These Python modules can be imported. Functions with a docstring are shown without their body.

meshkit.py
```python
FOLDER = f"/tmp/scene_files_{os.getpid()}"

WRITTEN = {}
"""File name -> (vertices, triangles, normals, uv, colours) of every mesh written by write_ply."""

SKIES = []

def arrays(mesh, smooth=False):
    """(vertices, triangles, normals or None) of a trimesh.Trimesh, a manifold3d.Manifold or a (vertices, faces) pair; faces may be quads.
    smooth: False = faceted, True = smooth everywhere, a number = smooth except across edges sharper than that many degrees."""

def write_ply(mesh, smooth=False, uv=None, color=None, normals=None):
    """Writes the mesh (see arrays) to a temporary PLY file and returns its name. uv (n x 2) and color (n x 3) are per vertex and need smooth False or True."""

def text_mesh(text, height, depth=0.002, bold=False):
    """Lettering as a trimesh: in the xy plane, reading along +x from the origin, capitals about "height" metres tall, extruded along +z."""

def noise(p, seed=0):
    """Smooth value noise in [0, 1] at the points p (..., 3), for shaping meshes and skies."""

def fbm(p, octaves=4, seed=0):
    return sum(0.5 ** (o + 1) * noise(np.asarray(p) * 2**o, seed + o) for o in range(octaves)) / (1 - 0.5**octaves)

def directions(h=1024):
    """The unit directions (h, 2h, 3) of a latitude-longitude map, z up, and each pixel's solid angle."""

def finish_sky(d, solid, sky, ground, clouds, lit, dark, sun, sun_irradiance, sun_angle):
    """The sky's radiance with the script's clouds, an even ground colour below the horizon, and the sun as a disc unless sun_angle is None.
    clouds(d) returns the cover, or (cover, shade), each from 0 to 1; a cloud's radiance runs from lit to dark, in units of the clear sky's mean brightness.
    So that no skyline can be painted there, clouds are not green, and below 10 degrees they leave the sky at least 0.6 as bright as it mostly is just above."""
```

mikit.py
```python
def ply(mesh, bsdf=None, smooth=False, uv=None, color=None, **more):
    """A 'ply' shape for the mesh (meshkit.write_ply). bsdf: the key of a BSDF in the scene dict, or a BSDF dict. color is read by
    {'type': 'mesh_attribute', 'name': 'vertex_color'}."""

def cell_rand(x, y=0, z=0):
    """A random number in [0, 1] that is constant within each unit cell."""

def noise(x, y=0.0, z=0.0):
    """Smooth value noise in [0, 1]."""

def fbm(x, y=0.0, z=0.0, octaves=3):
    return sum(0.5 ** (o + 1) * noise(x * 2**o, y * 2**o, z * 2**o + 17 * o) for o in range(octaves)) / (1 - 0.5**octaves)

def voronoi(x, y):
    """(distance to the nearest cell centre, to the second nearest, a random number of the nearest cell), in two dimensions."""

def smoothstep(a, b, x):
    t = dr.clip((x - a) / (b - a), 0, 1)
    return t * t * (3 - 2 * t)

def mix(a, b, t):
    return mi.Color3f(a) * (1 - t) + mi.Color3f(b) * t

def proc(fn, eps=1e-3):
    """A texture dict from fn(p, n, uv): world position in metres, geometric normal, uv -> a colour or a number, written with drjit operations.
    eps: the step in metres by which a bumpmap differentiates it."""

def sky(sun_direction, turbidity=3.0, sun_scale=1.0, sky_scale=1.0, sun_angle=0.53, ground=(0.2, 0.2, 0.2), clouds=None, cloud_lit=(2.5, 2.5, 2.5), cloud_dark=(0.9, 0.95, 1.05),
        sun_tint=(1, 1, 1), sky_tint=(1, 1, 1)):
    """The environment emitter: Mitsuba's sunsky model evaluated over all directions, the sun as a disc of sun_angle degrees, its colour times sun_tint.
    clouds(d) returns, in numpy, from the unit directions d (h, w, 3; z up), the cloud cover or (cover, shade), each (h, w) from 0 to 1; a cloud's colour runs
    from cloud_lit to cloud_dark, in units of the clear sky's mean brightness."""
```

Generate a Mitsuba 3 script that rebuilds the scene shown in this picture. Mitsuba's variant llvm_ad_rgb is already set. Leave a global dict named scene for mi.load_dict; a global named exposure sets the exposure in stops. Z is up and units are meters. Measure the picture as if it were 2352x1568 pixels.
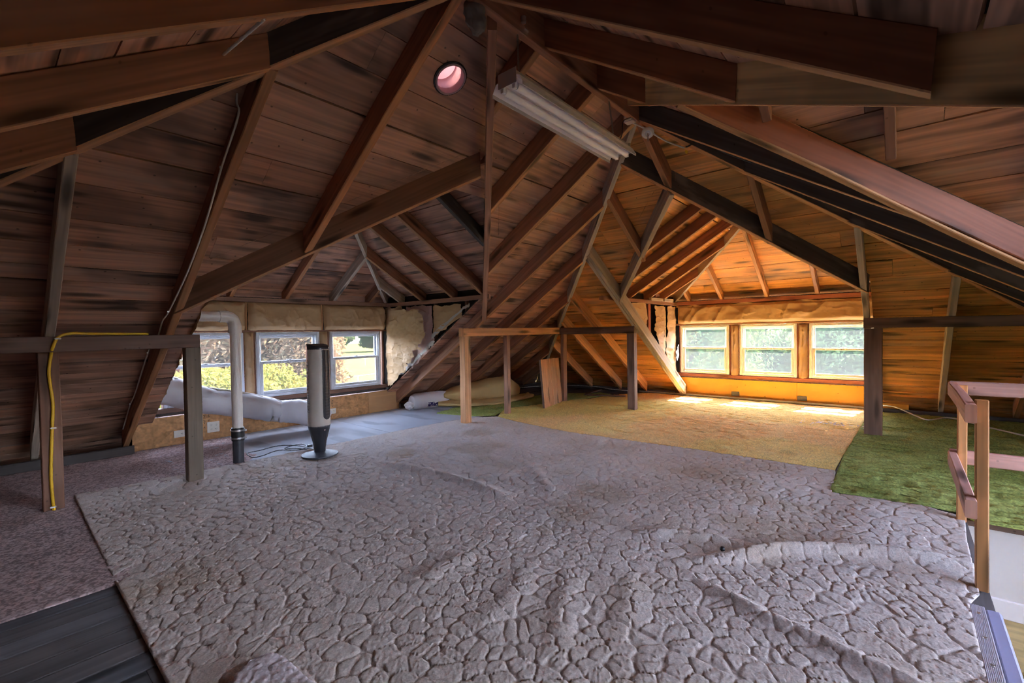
import math, random
import numpy as np, trimesh, shapely, shapely.affinity, drjit as dr, mitsuba as mi, mikit, meshkit
from shapely.geometry import Polygon, box as sbox
from scipy.spatial import cKDTree
from mikit import noise, fbm, smoothstep, mix, cell_rand, voronoi

T = mi.ScalarTransform4f
rnd = random.Random(7)
scene, labels = {}, {}

# ---------------------------------------------------------------- camera, sky, exposure
YAW, PITCH, ROLL = (math.radians(a) for a in (40.562, -1.162, -0.914))
FOCAL = 1051.55
EYE = np.array([0, 0, 1.1])
fwd0 = np.array([math.cos(YAW), math.sin(YAW), 0]); rgt0 = np.array([math.sin(YAW), -math.cos(YAW), 0]); up0 = np.array([0, 0, 1.0])
fwd = fwd0 * math.cos(PITCH) + up0 * math.sin(PITCH); upp = -fwd0 * math.sin(PITCH) + up0 * math.cos(PITCH)
upr = -rgt0 * math.sin(ROLL) + upp * math.cos(ROLL)
scene['camera'] = {'type': 'perspective', 'fov': math.degrees(2 * math.atan(1176 / FOCAL)), 'fov_axis': 'x', 'near_clip': .05,
                   'to_world': T().look_at(origin=EYE.tolist(), target=(EYE + fwd).tolist(), up=upr.tolist())}
SUN = (1.0, -0.15, 1.13)
scene['sky'] = mikit.sky(SUN, turbidity=4.0, sun_scale=1.4, sky_scale=2.6, sky_tint=(1.05, .98, .99), ground=(.15, .15, .12), sun_tint=(1, .93, .82),
                         clouds=lambda d: (np.clip(1.5 * meshkit.fbm(d * 3.0, 4, 3) - .45, 0, 1), .25), cloud_lit=(2.2, 2.2, 2.2))
exposure = 6.15

# ---------------------------------------------------------------- materials
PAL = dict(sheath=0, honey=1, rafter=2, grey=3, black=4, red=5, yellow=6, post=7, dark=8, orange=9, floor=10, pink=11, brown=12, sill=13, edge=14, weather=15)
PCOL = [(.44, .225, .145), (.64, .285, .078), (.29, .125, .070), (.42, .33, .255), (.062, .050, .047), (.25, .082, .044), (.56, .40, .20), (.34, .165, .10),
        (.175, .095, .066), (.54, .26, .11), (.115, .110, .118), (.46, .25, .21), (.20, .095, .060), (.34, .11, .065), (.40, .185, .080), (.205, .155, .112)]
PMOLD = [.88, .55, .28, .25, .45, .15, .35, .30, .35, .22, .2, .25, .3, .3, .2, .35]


def sel(k, vals):
    out = mi.Float(vals[0])
    for i, v in enumerate(vals[1:], 1):
        out = dr.select(k > i - .5, v, out)
    return out


def wood_fn(p, n, uv):
    k = dr.floor(uv.x / 100); u = uv.x - 100 * k
    pid = dr.floor(uv.y / 10); v = uv.y - 10 * pid
    r1, r2, r3 = cell_rand(pid, 1), cell_rand(pid, 2), cell_rand(pid, 3)
    base = mi.Color3f(sel(k, [c[0] for c in PCOL]), sel(k, [c[1] for c in PCOL]), sel(k, [c[2] for c in PCOL]))
    mold = sel(k, PMOLD)
    uu, vv = u + 31 * r1, v + 13 * r2
    warp = .03 * noise(uu * 1.3, vv * 5)
    g = fbm(uu * 2.2, (vv + warp) * 70, pid, octaves=2)
    ring = noise(uu * .8, (vv + warp * 1.6) * 26, pid)
    f1, f2, w = voronoi(uu * 1.1, vv * 6.0)
    knot = smoothstep(.20, .04, f1) * smoothstep(.35, .6, w)
    streak = .8 * smoothstep(.60, .84, fbm(uu * 2.0, vv * 15, pid + 7, octaves=3))
    blot = smoothstep(.48, .70, fbm(p.x * 2.1 + 1.2 * p.z, p.y * 2.1 + 1.6 * p.z, pid * .15 + vv * 1.5, octaves=4))
    bloom = smoothstep(.56, .76, fbm(uu * 3.0 + 9, vv * 9 + 3, pid * .7, octaves=4))
    nail = smoothstep(.065, .035, voronoi(uu * 9, vv * 9)[0]) * smoothstep(.80, .85, voronoi(uu * 9, vv * 9)[2])
    tone = (.82 + .36 * r3) * (.70 + .55 * g) * (.86 + .28 * ring)
    c = base * tone
    c = c * mi.Color3f(1 + .14 * (r1 - .5), 1, 1 - .14 * (r1 - .5))
    d = dr.clip(mold * (.75 * streak + .62 * blot), 0, .88)
    c = c * (1 - d) + mi.Color3f(.022, .017, .015) * d
    bl = .42 * bloom * dr.minimum(mold * 1.1, .9) * (1 - d)
    c = c * (1 - bl) + mi.Color3f(.40, .31, .26) * bl
    return c * (1 - .75 * knot) * (1 - .6 * nail * dr.minimum(mold * 2, 1))


def proc_col(fn): return mikit.proc(fn)
def bsdf(name, d): scene[name] = d


bsdf('wood', {'type': 'twosided', 'b': {'type': 'principled', 'base_color': mikit.proc(wood_fn), 'roughness': .62, 'specular': .35}})


def plain(name, c, rough=.6, metallic=0.0, spec=.5, **k):
    bsdf(name, {'type': 'twosided', 'b': {'type': 'principled', 'base_color': {'type': 'rgb', 'value': list(c)}, 'roughness': rough, 'metallic': metallic, 'specular': spec, **k}})


def grey_fn(p, n, uv):
    f = fbm(p.x * 1.2, p.y * 1.2, 3, octaves=3)
    s = smoothstep(.55, .75, fbm(p.x * 2 + 5, p.y * 2, 9, octaves=3))
    d = noise(p.x * 260, p.y * 260, p.z * 260)
    c = mix((.47, .405, .37), (.59, .515, .475), f) * (.72 + .54 * d)
    return c * (1 - .25 * s * mi.Color3f(.6, .8, 1.1))


def gold_fn(p, n, uv):
    f = fbm(p.x * 2.2, p.y * 2.2, 1, octaves=3); d = noise(p.x * 150, p.y * 150, p.z * 150)
    pink = smoothstep(.50, .68, fbm(p.x * 1.1 + 2, p.y * 1.1 + 8, 4, octaves=2)) * .35
    gr = smoothstep(.3, .9, p.x - 5.9 + 1.4 * (p.y - 2.2)) * smoothstep(7.2, 6.4, p.x) * smoothstep(1.9, 2.7, p.y) * .6
    c = mix((.70, .49, .15), (.82, .66, .29), f)
    c = c * (1 - pink) + mi.Color3f(.74, .40, .22) * pink
    c = c * (1 - gr) + mi.Color3f(.52, .46, .11) * gr
    return c * (.6 + .7 * d)


def green_fn(p, n, uv):
    f = fbm(p.x * 2.5, p.y * 5, 1, octaves=3); d = noise(p.x * 140, p.y * 140, p.z * 140)
    return mix((.17, .22, .055), (.38, .42, .135), f) * (.5 + .9 * d)


def mauve_fn(p, n, uv):
    d = .5 * noise(p.x * 150, p.y * 150, 1) + .5 * noise(p.x * 75, p.y * 75, 4); f = fbm(p.x * 3, p.y * 3, 5, octaves=2)
    return mix((.24, .185, .18), (.52, .42, .41), smoothstep(.25, .75, d)) * (.8 + .3 * f) * mi.Color3f(1, .93, .93)


def board_fn(p, n, uv):  # blue-grey hardboard sheets
    f = fbm(p.x * 2, p.y * 2, 2, octaves=4); s = smoothstep(.6, .8, fbm(p.x * 7, p.y * 2, 7, octaves=2))
    return mix((.33, .34, .38), (.42, .43, .47), f) * (1 - .3 * s)


def osb_fn(p, n, uv):
    a = uv.x; b = uv.y
    f1, f2, w = voronoi(a * 16 + 2 * noise(b * 20), b * 26)
    w2 = voronoi(a * 30 + 9, b * 16 + 5)[2]
    c = mix((.36, .17, .065), (.58, .31, .13), .6 * w + .4 * w2)
    return c * (.85 + .3 * noise(a * 60, b * 60))


def ply_fn(p, n, uv):
    g = fbm(uv.x * 3, uv.y * 50, 2, octaves=2); b = fbm(uv.x * 3, uv.y * 6, 5, octaves=2)
    return mix((.40, .20, .085), (.55, .30, .13), .5 * g + .5 * b)


def orangepanel_fn(p, n, uv):
    f = fbm(uv.x * 2, uv.y * 3, 1, octaves=3); sp = voronoi(uv.x * 7, uv.y * 7)
    return mix((.70, .31, .035), (.80, .38, .05), f) * (1 - .7 * smoothstep(.06, .03, sp[0]) * smoothstep(.5, .6, sp[2]))


def kraft_fn(p, n, uv):
    f = fbm(p.x * 4, p.y * 4, p.z * 4, octaves=3)
    return mix((.37, .225, .11), (.50, .325, .17), f)


def rug_fn(p, n, uv):
    return mix((.42, .36, .38), (.66, .58, .60), noise(p.x * 200, p.y * 200, p.z * 200))


for nm, fn, ro in (('m_grey', grey_fn, .95), ('m_gold', gold_fn, .95), ('m_green', green_fn, .95), ('m_mauve', mauve_fn, .95), ('m_board', board_fn, .7), ('m_osb', osb_fn, .6),
                   ('m_plyw', ply_fn, .55), ('m_orange', orangepanel_fn, .5), ('m_kraft', kraft_fn, .6), ('m_rug', rug_fn, .95)):
    bsdf(nm, {'type': 'twosided', 'b': {'type': 'principled', 'base_color': mikit.proc(fn), 'roughness': ro, 'specular': .3 if ro < .9 else .08}})
plain('m_felt', (.02, .017, .015), .9)
plain('m_vinyl', (.74, .73, .70), .35)
plain('m_vinylbacklit', (.52, .55, .60), .35)  # same white vinyl as above, with backlit shade put into its colour
plain('m_white', (.74, .72, .70), .5)
plain('m_wallpaint', (.50, .46, .45), .6)
plain('m_skirt', (.62, .58, .60), .5)
plain('m_enamel', (.78, .73, .76), .35)
plain('m_enamelback', (.42, .36, .36), .4)
plain('m_pvc', (.66, .60, .55), .35)
plain('m_abs', (.035, .034, .04), .45)
plain('m_steel', (.55, .55, .56), .3, metallic=.9)
plain('m_chain', (.30, .27, .25), .4, metallic=.8)
plain('m_duct', (.52, .50, .54), .45, spec=.5)
plain('m_fanbody', (.42, .37, .32), .38, metallic=.0)
plain('m_fandark', (.022, .022, .026), .28)
plain('m_fangrey', (.05, .05, .058), .55)
plain('m_cable', (.60, .56, .52), .5)
plain('m_cableblack', (.03, .03, .035), .4)
plain('m_yellow', (.78, .47, .02), .4)
plain('m_outlet', (.66, .62, .54), .4)
plain('m_outletbrown', (.16, .13, .10), .45)
plain('m_black', (.012, .012, .012), .5)
plain('m_foam', (.55, .38, .16), .85)
plain('m_bag', (.66, .64, .66), .25)
plain('m_navy', (.045, .03, .12), .5)
plain('m_fiber', (.50, .34, .30), .95)
plain('m_tape', (.42, .39, .36), .6)
plain('m_thresh', (.55, .53, .60), .4)
plain('m_threshpaint', (.30, .30, .46), .5)
plain('m_stairwood', (.30, .25, .15), .6)
plain('m_olive', (.34, .31, .05), .95)
plain('m_debris', (.12, .09, .07), .9)
plain('m_litter', (.70, .70, .78), .7)
plain('m_nest', (.16, .14, .12), .95)
plain('m_ceramic', (.72, .68, .62), .25)
bsdf('m_glass', {'type': 'thindielectric', 'int_ior': 1.5, 'specular_transmittance': {'type': 'rgb', 'value': [.88, .89, .90]}})
bsdf('m_film', {'type': 'mask', 'opacity': .035, 'b': {'type': 'principledthin', 'base_color': {'type': 'rgb', 'value': [.60, .72, .95]}, 'roughness': .8, 'diff_trans': 1.2}})
bsdf('m_filmclear', {'type': 'mask', 'opacity': .02, 'b': {'type': 'principledthin', 'base_color': {'type': 'rgb', 'value': [.8, .82, .85]}, 'roughness': .8, 'diff_trans': 1.2}})
bsdf('m_pinkcap', {'type': 'principledthin', 'base_color': {'type': 'rgb', 'value': [.50, .36, .38]}, 'roughness': .5, 'diff_trans': .6})
bsdf('m_bulbglass', {'type': 'thindielectric', 'int_ior': 1.5})

# ---------------------------------------------------------------- helpers
count = {}


def key_for(name, parent=None):
    full = f'{parent}__{name}' if parent else name
    i = count.get(full, 0); count[full] = i + 1
    return full if i == 0 else f'{full}_{i:03d}'


def put(name, mesh, m, parent=None, smooth=False, uv=None, label=None, cat=None, group=None, kind=None):
    k = key_for(name, parent)
    scene[k] = mikit.ply(mesh, m, smooth=smooth, uv=uv)
    tag(k, label, cat, group, kind)
    return k


def tag(k, label=None, cat=None, group=None, kind=None):
    d = {a: b for a, b in (('label', label), ('category', cat), ('group', group), ('kind', kind)) if b}
    if d: labels[k] = d


def thing(name, label, cat, group=None):
    k = key_for(name); tag(k, label, cat, group); return k


def struct(name, label):
    k = key_for(name); tag(k, label, kind='structure'); return k


def cat(ms):
    return trimesh.util.concatenate(ms)


def A(*v): return np.array(v, float)
def unit(v): return np.asarray(v, float) / np.linalg.norm(v)


def bx(x0, x1, y0, y1, z0, z1):
    return trimesh.creation.box(bounds=[[min(x0, x1), min(y0, y1), min(z0, z1)], [max(x0, x1), max(y0, y1), max(z0, z1)]])


def cbox(x0, x1, y0, y1, z0, z1, c=.004):
    """A box with chamfered edges."""
    lo, hi = A(min(x0, x1), min(y0, y1), min(z0, z1)), A(max(x0, x1), max(y0, y1), max(z0, z1))
    c = min(c, .45 * (hi - lo).min())
    pts = []
    for sx in (0, 1):
        for sy in (0, 1):
            for sz in (0, 1):
                q = A([lo, hi][sx][0], [lo, hi][sy][1], [lo, hi][sz][2])
                for ax in range(3):
                    r = q.copy()
                    for o in range(3):
                        if o != ax: r[o] += c * (1 if (sx, sy, sz)[o] == 0 else -1)
                    pts.append(r)
    return trimesh.convex.convex_hull(np.array(pts))


pieces = [0]


def beam(a, b, w, d, pal, up=(0, 0, 1), segs=None, wob=.0025, side_shift=0.0, chamfer=.004, edge=False):
    """A sawn timber: a and b are the middles of its lower edge's ends, up the way its depth goes. Returns (mesh, uv) with grain along it."""
    a, b = A(*a), A(*b); t = unit(b - a); L = np.linalg.norm(b - a)
    s = unit(np.cross(t, up)); u = unit(np.cross(s, t))
    a, b = a + s * side_shift, b + s * side_shift
    n = segs or max(2, int(L / .35))
    c = chamfer
    prof = [(-w / 2 + c, 0), (w / 2 - c, 0), (w / 2, c), (w / 2, d - c), (w / 2 - c, d), (-w / 2 + c, d), (-w / 2, d - c), (-w / 2, c)]
    th = math.hypot(t[0], t[1]); k = -(u[0] * t[0] + u[1] * t[1]) / th ** 2 if th > .3 else 0.0   # plumb cut ends
    rr = np.random.default_rng(pieces[0] + 11)
    ph = rr.uniform(0, 6.28, 4)
    rings = []
    for i in range(n + 1):
        f = i / n; x = f * L
        dx = wob * math.sin(x * 2.1 + ph[0]) + .6 * wob * math.sin(x * 5.3 + ph[1]); dz = wob * math.sin(x * 1.7 + ph[2])
        rings.append([a + t * (x + k * th * pz) + s * (px + dx) + u * (pz + dz) for px, pz in prof])
    R = np.array(rings)
    per = np.r_[0, np.cumsum([math.dist(prof[j], prof[(j + 1) % 8]) for j in range(8)])]
    V, F, UV = [], [], []
    pid = pieces[0] % 97; pieces[0] += 1
    U0, V0 = 100 * pal + 20, 10 * pid + 2
    for j in range(8):
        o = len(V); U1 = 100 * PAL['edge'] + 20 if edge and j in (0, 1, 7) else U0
        for i in range(n + 1):
            V += [R[i, j], R[i, (j + 1) % 8]]; UV += [(U1 + i / n * L, V0 + per[j]), (U1 + i / n * L, V0 + per[j + 1])]
        for i in range(n):
            p = o + 2 * i; F += [(p, p + 3, p + 1), (p, p + 2, p + 3)]
    for i, fl in ((0, 1), (n, 0)):
        o = len(V); V += list(R[i]); UV += [(U0 + q[1] * .3 + 40, V0 + q[0]) for q in prof]
        for j in range(1, 7): F.append((o, o + j + 1, o + j) if not fl else (o, o + j, o + j + 1))
    return (np.array(V), np.array(F)), np.array(UV)


def timber(name, parent, *a, label=None, cat_=None, group=None, kind=None, **k):
    m, uv = beam(*a, **k)
    return put(name, m, 'wood', parent, uv=uv, label=label, cat=cat_, group=group, kind=kind)


def slab(poly, o, ea, eb, en, th, pal, rot=0):
    """A flat polygon in the plane (o; ea, eb), thickened along en, with board uv (grain along ea)."""
    m = trimesh.creation.extrude_polygon(poly, th, engine='earcut')
    v = np.array(m.vertices); f = np.array(m.faces)
    tri = v[f].reshape(-1, 3)
    pid = pieces[0] % 97; pieces[0] += 1
    c = v.mean(0)
    fu, fv = (tri[:, 0], tri[:, 1]) if not rot else (tri[:, 1], tri[:, 0])
    cu, cv = (c[0], c[1]) if not rot else (c[1], c[0])
    uv = np.c_[100 * pal + 20 + (fu - cu + 8), 10 * pid + 5 + (fv - cv) + .7 * tri[:, 2]]
    w = o + tri[:, :1] * ea + tri[:, 1:2] * eb + tri[:, 2:] * en
    F = np.arange(len(w)).reshape(-1, 3)
    if np.dot(np.cross(ea, eb), en) < 0: F = F[:, ::-1]
    return (w, F), uv


def tube(pts, r, sides=8, smooth_n=6, closed=False):
    p = np.array(pts, float)
    if smooth_n > 1 and len(p) > 2:
        q = np.vstack([2 * p[0] - p[1], p, 2 * p[-1] - p[-2]]); out = []
        for i in range(1, len(q) - 2):
            for k in range(smooth_n):
                t = k / smooth_n
                out.append(.5 * (2 * q[i] + (q[i + 1] - q[i - 1]) * t + (2 * q[i - 1] - 5 * q[i] + 4 * q[i + 1] - q[i + 2]) * t * t + (-q[i - 1] + 3 * q[i] - 3 * q[i + 1] + q[i + 2]) * t ** 3))
        p = np.array(out + [p[-1]])
    n = len(p); rad = np.broadcast_to(r, (n,)) if np.ndim(r) == 0 else np.interp(np.linspace(0, 1, n), np.linspace(0, 1, len(r)), r)
    tg = np.gradient(p, axis=0); tg /= np.linalg.norm(tg, axis=1, keepdims=True) + 1e-12
    ref = np.cross(tg[0], [0, 0, 1.0]);
    if np.linalg.norm(ref) < .1: ref = np.cross(tg[0], [1.0, 0, 0])
    ref = unit(ref); V = []
    for i in range(n):
        ref = unit(ref - tg[i] * (ref @ tg[i])); bi = np.cross(tg[i], ref)
        a = np.arange(sides) * 2 * math.pi / sides
        V.append(p[i] + rad[i] * (np.cos(a)[:, None] * ref + np.sin(a)[:, None] * bi))
    V = np.vstack(V + [p[:1], p[-1:]]); F = []
    for i in range(n - 1):
        for j in range(sides):
            a, b = i * sides + j, i * sides + (j + 1) % sides
            F += [(a, b, b + sides), (a, b + sides, a + sides)]
    for j in range(sides):
        F += [(n * sides, (j + 1) % sides, j), (n * sides + 1, (n - 1) * sides + j, (n - 1) * sides + (j + 1) % sides)]
    F = np.array(F)
    if trimesh.Trimesh(V, F, process=False).volume < 0: F = F[:, ::-1]
    return trimesh.Trimesh(V, F, process=False)


def lathe(prof, axis_pt=(0, 0, 0), direction=(0, 0, 1), n=32):
    m = trimesh.creation.revolve(np.array(prof, float), sections=n)
    m.apply_transform(trimesh.geometry.align_vectors([0, 0, 1], unit(direction))); m.apply_translation(axis_pt)
    return m


def sheet(o, ea, eb, en, la, lb, na, nb, h, th=0.0, poly=None):
    """A rippled sheet: la x lb metres from o, raised along en by h(a, b); poly keeps only what lies inside it (in a, b)."""
    a, b = np.meshgrid(np.linspace(0, la, na), np.linspace(0, lb, nb), indexing='ij')
    hh = h(a, b)
    V = (A(*o) + a[..., None] * A(*ea) + b[..., None] * A(*eb) + hh[..., None] * A(*en)).reshape(-1, 3)
    i, j = np.meshgrid(np.arange(na - 1), np.arange(nb - 1), indexing='ij')
    q = i * nb + j
    F = np.vstack([np.stack([q, q + nb, q + nb + 1], -1).reshape(-1, 3), np.stack([q, q + nb + 1, q + 1], -1).reshape(-1, 3)])
    if poly is not None:
        ab = np.c_[a.ravel(), b.ravel()]; c = ab[F].mean(1)
        F = F[shapely.contains_xy(poly, c[:, 0], c[:, 1])]
    if np.dot(np.cross(ea, eb), en) < 0: F = F[:, ::-1]
    uv = np.c_[a.ravel(), b.ravel()]
    return (V, F), uv


def N2(a, b, f, seed=0, oct=3):
    return meshkit.fbm(np.stack([a * f, b * f, np.zeros_like(a)], -1), oct, seed)


def crumple(a, b, sc, seed):
    """Facets of crumpled paper, about sc metres across: distances to scattered points, creased where they meet."""
    g = np.random.default_rng(seed); q = np.stack([a, b], -1).reshape(-1, 2); lo, hi = q.min(0) - sc, q.max(0) + sc
    n = max(4, int(np.prod((hi - lo) / sc))); pts = g.uniform(lo, hi, (n, 2)); d, i = cKDTree(pts).query(q)
    return (d / sc * (.4 + 1.2 * g.random(n)[i])).reshape(a.shape) - .5


def crinkle(a, b, f, seed):
    return 1 - np.abs(2 * N2(a, b, f, seed, 3) - 1) * 2

# ---------------------------------------------------------------- the roof
S = .643
YL, RY, X1, X2, XR, YS, XW = 5.80, 1.567, 1.541, 3.358, 7.591, -2.666, -2.692
DV, CO = .166, 1 / math.sqrt(1 + .643 ** 2)
zL = lambda y: S * (YL - y)
zR = lambda x: S * (XR - x)
zS = lambda y: S * (y - YS)
zW = lambda x: S * (x - XW)
nL, nR, nS, nW = (unit(v) for v in ((0, S, 1), (S, 0, 1), (0, -S, 1), (-S, 0, 1)))
struct('ceiling', 'bare underside of the hipped attic roof with dark rafters and stained plank sheathing')
C = 'ceiling'


def slope(poly, zf, axis, out, pal, wr, seed, off, label=None, joints=None, split=99, wide=(.19, .26), back=None):
    """Plank sheathing over the plan polygon: courses run along the eave; axis 0: along x; 'out' = +1/-1 way the plane falls along the other axis."""
    r = random.Random(seed)
    k = key_for('roof_slope', C)
    if label: tag(k, label)
    cs = 1 / math.sqrt(1 + zf[1] ** 2); s = zf[1]
    if axis == 0:   # plane coordinates: a = x, b = distance up the slope
        ea = A(1, 0, 0); eb = A(0, -out * cs, s * cs); foot = zf[0]
        P = shapely.transform(poly, lambda c: np.c_[c[:, 0], (foot - c[:, 1]) * out / cs]); o = A(0, foot, off)
    else:
        ea = A(0, 1, 0); eb = A(-out * cs, 0, s * cs); foot = zf[0]
        P = shapely.transform(poly, lambda c: np.c_[c[:, 1], (foot - c[:, 0]) * out / cs]); o = A(foot, 0, off)
    P = P.buffer(0)
    en = unit(np.cross(ea, eb)); en = en if en[2] > 0 else -en
    a0, b0, a1, b1 = P.bounds
    b = b0
    while b < b1:
        w = r.uniform(*(wr if b < split else wide))
        a = a0 - r.uniform(0, 2.4)
        while a < a1:
            ln = .61 * r.choice([5, 6, 7, 8]) if joints is None else joints
            g = r.uniform(.003, .006) if r.random() < .65 else r.uniform(.007, .013)
            q = P.intersection(sbox(a + .001, b + g, a + ln - .001, b + w))
            for piece in getattr(q, 'geoms', [q]):
                if piece.geom_type == 'Polygon' and piece.area > 2e-4:
                    m, uv = slab(piece, o + en * r.uniform(0, .003), ea, eb, en, .019, pal if not callable(pal) else pal(r))
                    put('plank', m, 'wood', k, uv=uv)
            a += ln
        b += w
    if back is not None: P = shapely.transform(poly.difference(back), (lambda c: np.c_[c[:, 0], (foot - c[:, 1]) * out / cs]) if axis == 0 else (lambda c: np.c_[c[:, 1], (foot - c[:, 0]) * out / cs]))
    m = trimesh.creation.extrude_polygon(P.buffer(.0), .012, engine='earcut'); v = np.array(m.vertices)
    put('roof_felt', (o + v[:, :1] * ea + v[:, 1:2] * eb + (v[:, 2:] + .024) * en, np.array(m.faces)), 'm_felt', k)
    return k


ev = .30   # eave overhang in plan
LP = Polygon([(X1, RY), (X2, RY), (X2 + YL + ev - RY, YL + ev), (XW - ev, YL + ev)])
LP = LP.difference(Polygon([(2.10, 2.63), (2.77, 2.63), (3.80, 3.66), (3.83, 3.70), (3.83, 7), (1.11, 7), (1.11, 3.62)]))
VENT = shapely.affinity.scale(shapely.Point(1.845, 2.025).buffer(.086, 24), 1, CO)
LP = LP.difference(VENT)
RP = Polygon([(X2, RY), (XR + ev, RY + XR + ev - X2), (XR + ev, YS - ev)])
RP = RP.difference(Polygon([(4.06, 1.54), (5.40, 2.76), (9, 2.76), (9, .24), (5.45, .24)]))
SP = Polygon([(X1, RY), (X2, RY), (XR + ev, YS - ev), (XW - ev, YS - ev)])
HC = Polygon([(2.52, .95), (3.62, -.56), (4.0, -1.0), (4.0, -3), (.93, -3), (.93, -.9)])
SP = SP.difference(HC)
WP = Polygon([(X1, RY), (XW - ev, YS - ev), (XW - ev, YL + ev)])
mixp = lambda *w: (lambda r: r.choice(w))
slope(LP, (YL, S), 0, 1, PAL['sheath'], (.12, .18), 1, DV, split=2.5)
slope(RP, (XR, S), 1, 1, PAL['honey'], (.12, .17), 2, DV, split=2.2)
slope(SP, (YS, S), 0, -1, PAL['sheath'], (.18, .30), 3, DV, back=HC.buffer(.045))
slope(WP, (XW, S), 1, -1, PAL['sheath'], (.18, .27), 4, DV)
# dormers: over the left windows, over the right windows, over the stairs
ZP, SD, DD = 1.54, .60, .14
DAx0, DAx1, DAy = 1.13, 3.80, 5.62
mA = (DAx0 + DAx1) / 2; zAr = ZP + SD * (DAx1 - mA); pA = DAy - (DAx1 - mA)
e2 = .22


def vy(x): return (-.065 + .6 * x) / S


slope(Polygon([(mA, vy(mA)), (mA, pA), (DAx1 + e2, DAy + e2), (DAx1 + e2, vy(DAx1 + e2))]), (DAx1, SD), 1, 1, PAL['sheath'], (.15, .21), 5, ZP + DD)
slope(Polygon([(mA, vy(mA)), (mA, pA), (DAx0 - e2, DAy + e2), (DAx0 - e2, vy(DAx1 + e2))]), (DAx0, SD), 1, -1, PAL['sheath'], (.15, .21), 6, ZP + DD)
slope(Polygon([(mA, pA), (DAx1 + e2, DAy + e2), (DAx0 - e2, DAy + e2)]), (DAy, SD), 0, 1, PAL['sheath'], (.13, .19), 7, ZP + DD)
ZB = 1.57
DBy1, DBy0, DBx = 2.90, .16, 7.65
mB = (DBy0 + DBy1) / 2; pB = DBx - (DBy1 - mB)
vx = lambda y: (1.597 + .6 * y) / S
slope(Polygon([(vx(mB), mB), (pB, mB), (DBx + e2, DBy1 + e2), (vx(DBy1 + e2), DBy1 + e2)]), (DBy1, SD), 0, 1, PAL['honey'], (.14, .20), 8, ZB + DD)
slope(Polygon([(vx(mB), mB), (pB, mB), (DBx + e2, DBy0 - e2), (vx(DBy1 + e2), DBy0 - e2)]), (DBy0, SD), 0, -1, PAL['honey'], (.14, .20), 9, ZB + DD)
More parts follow.
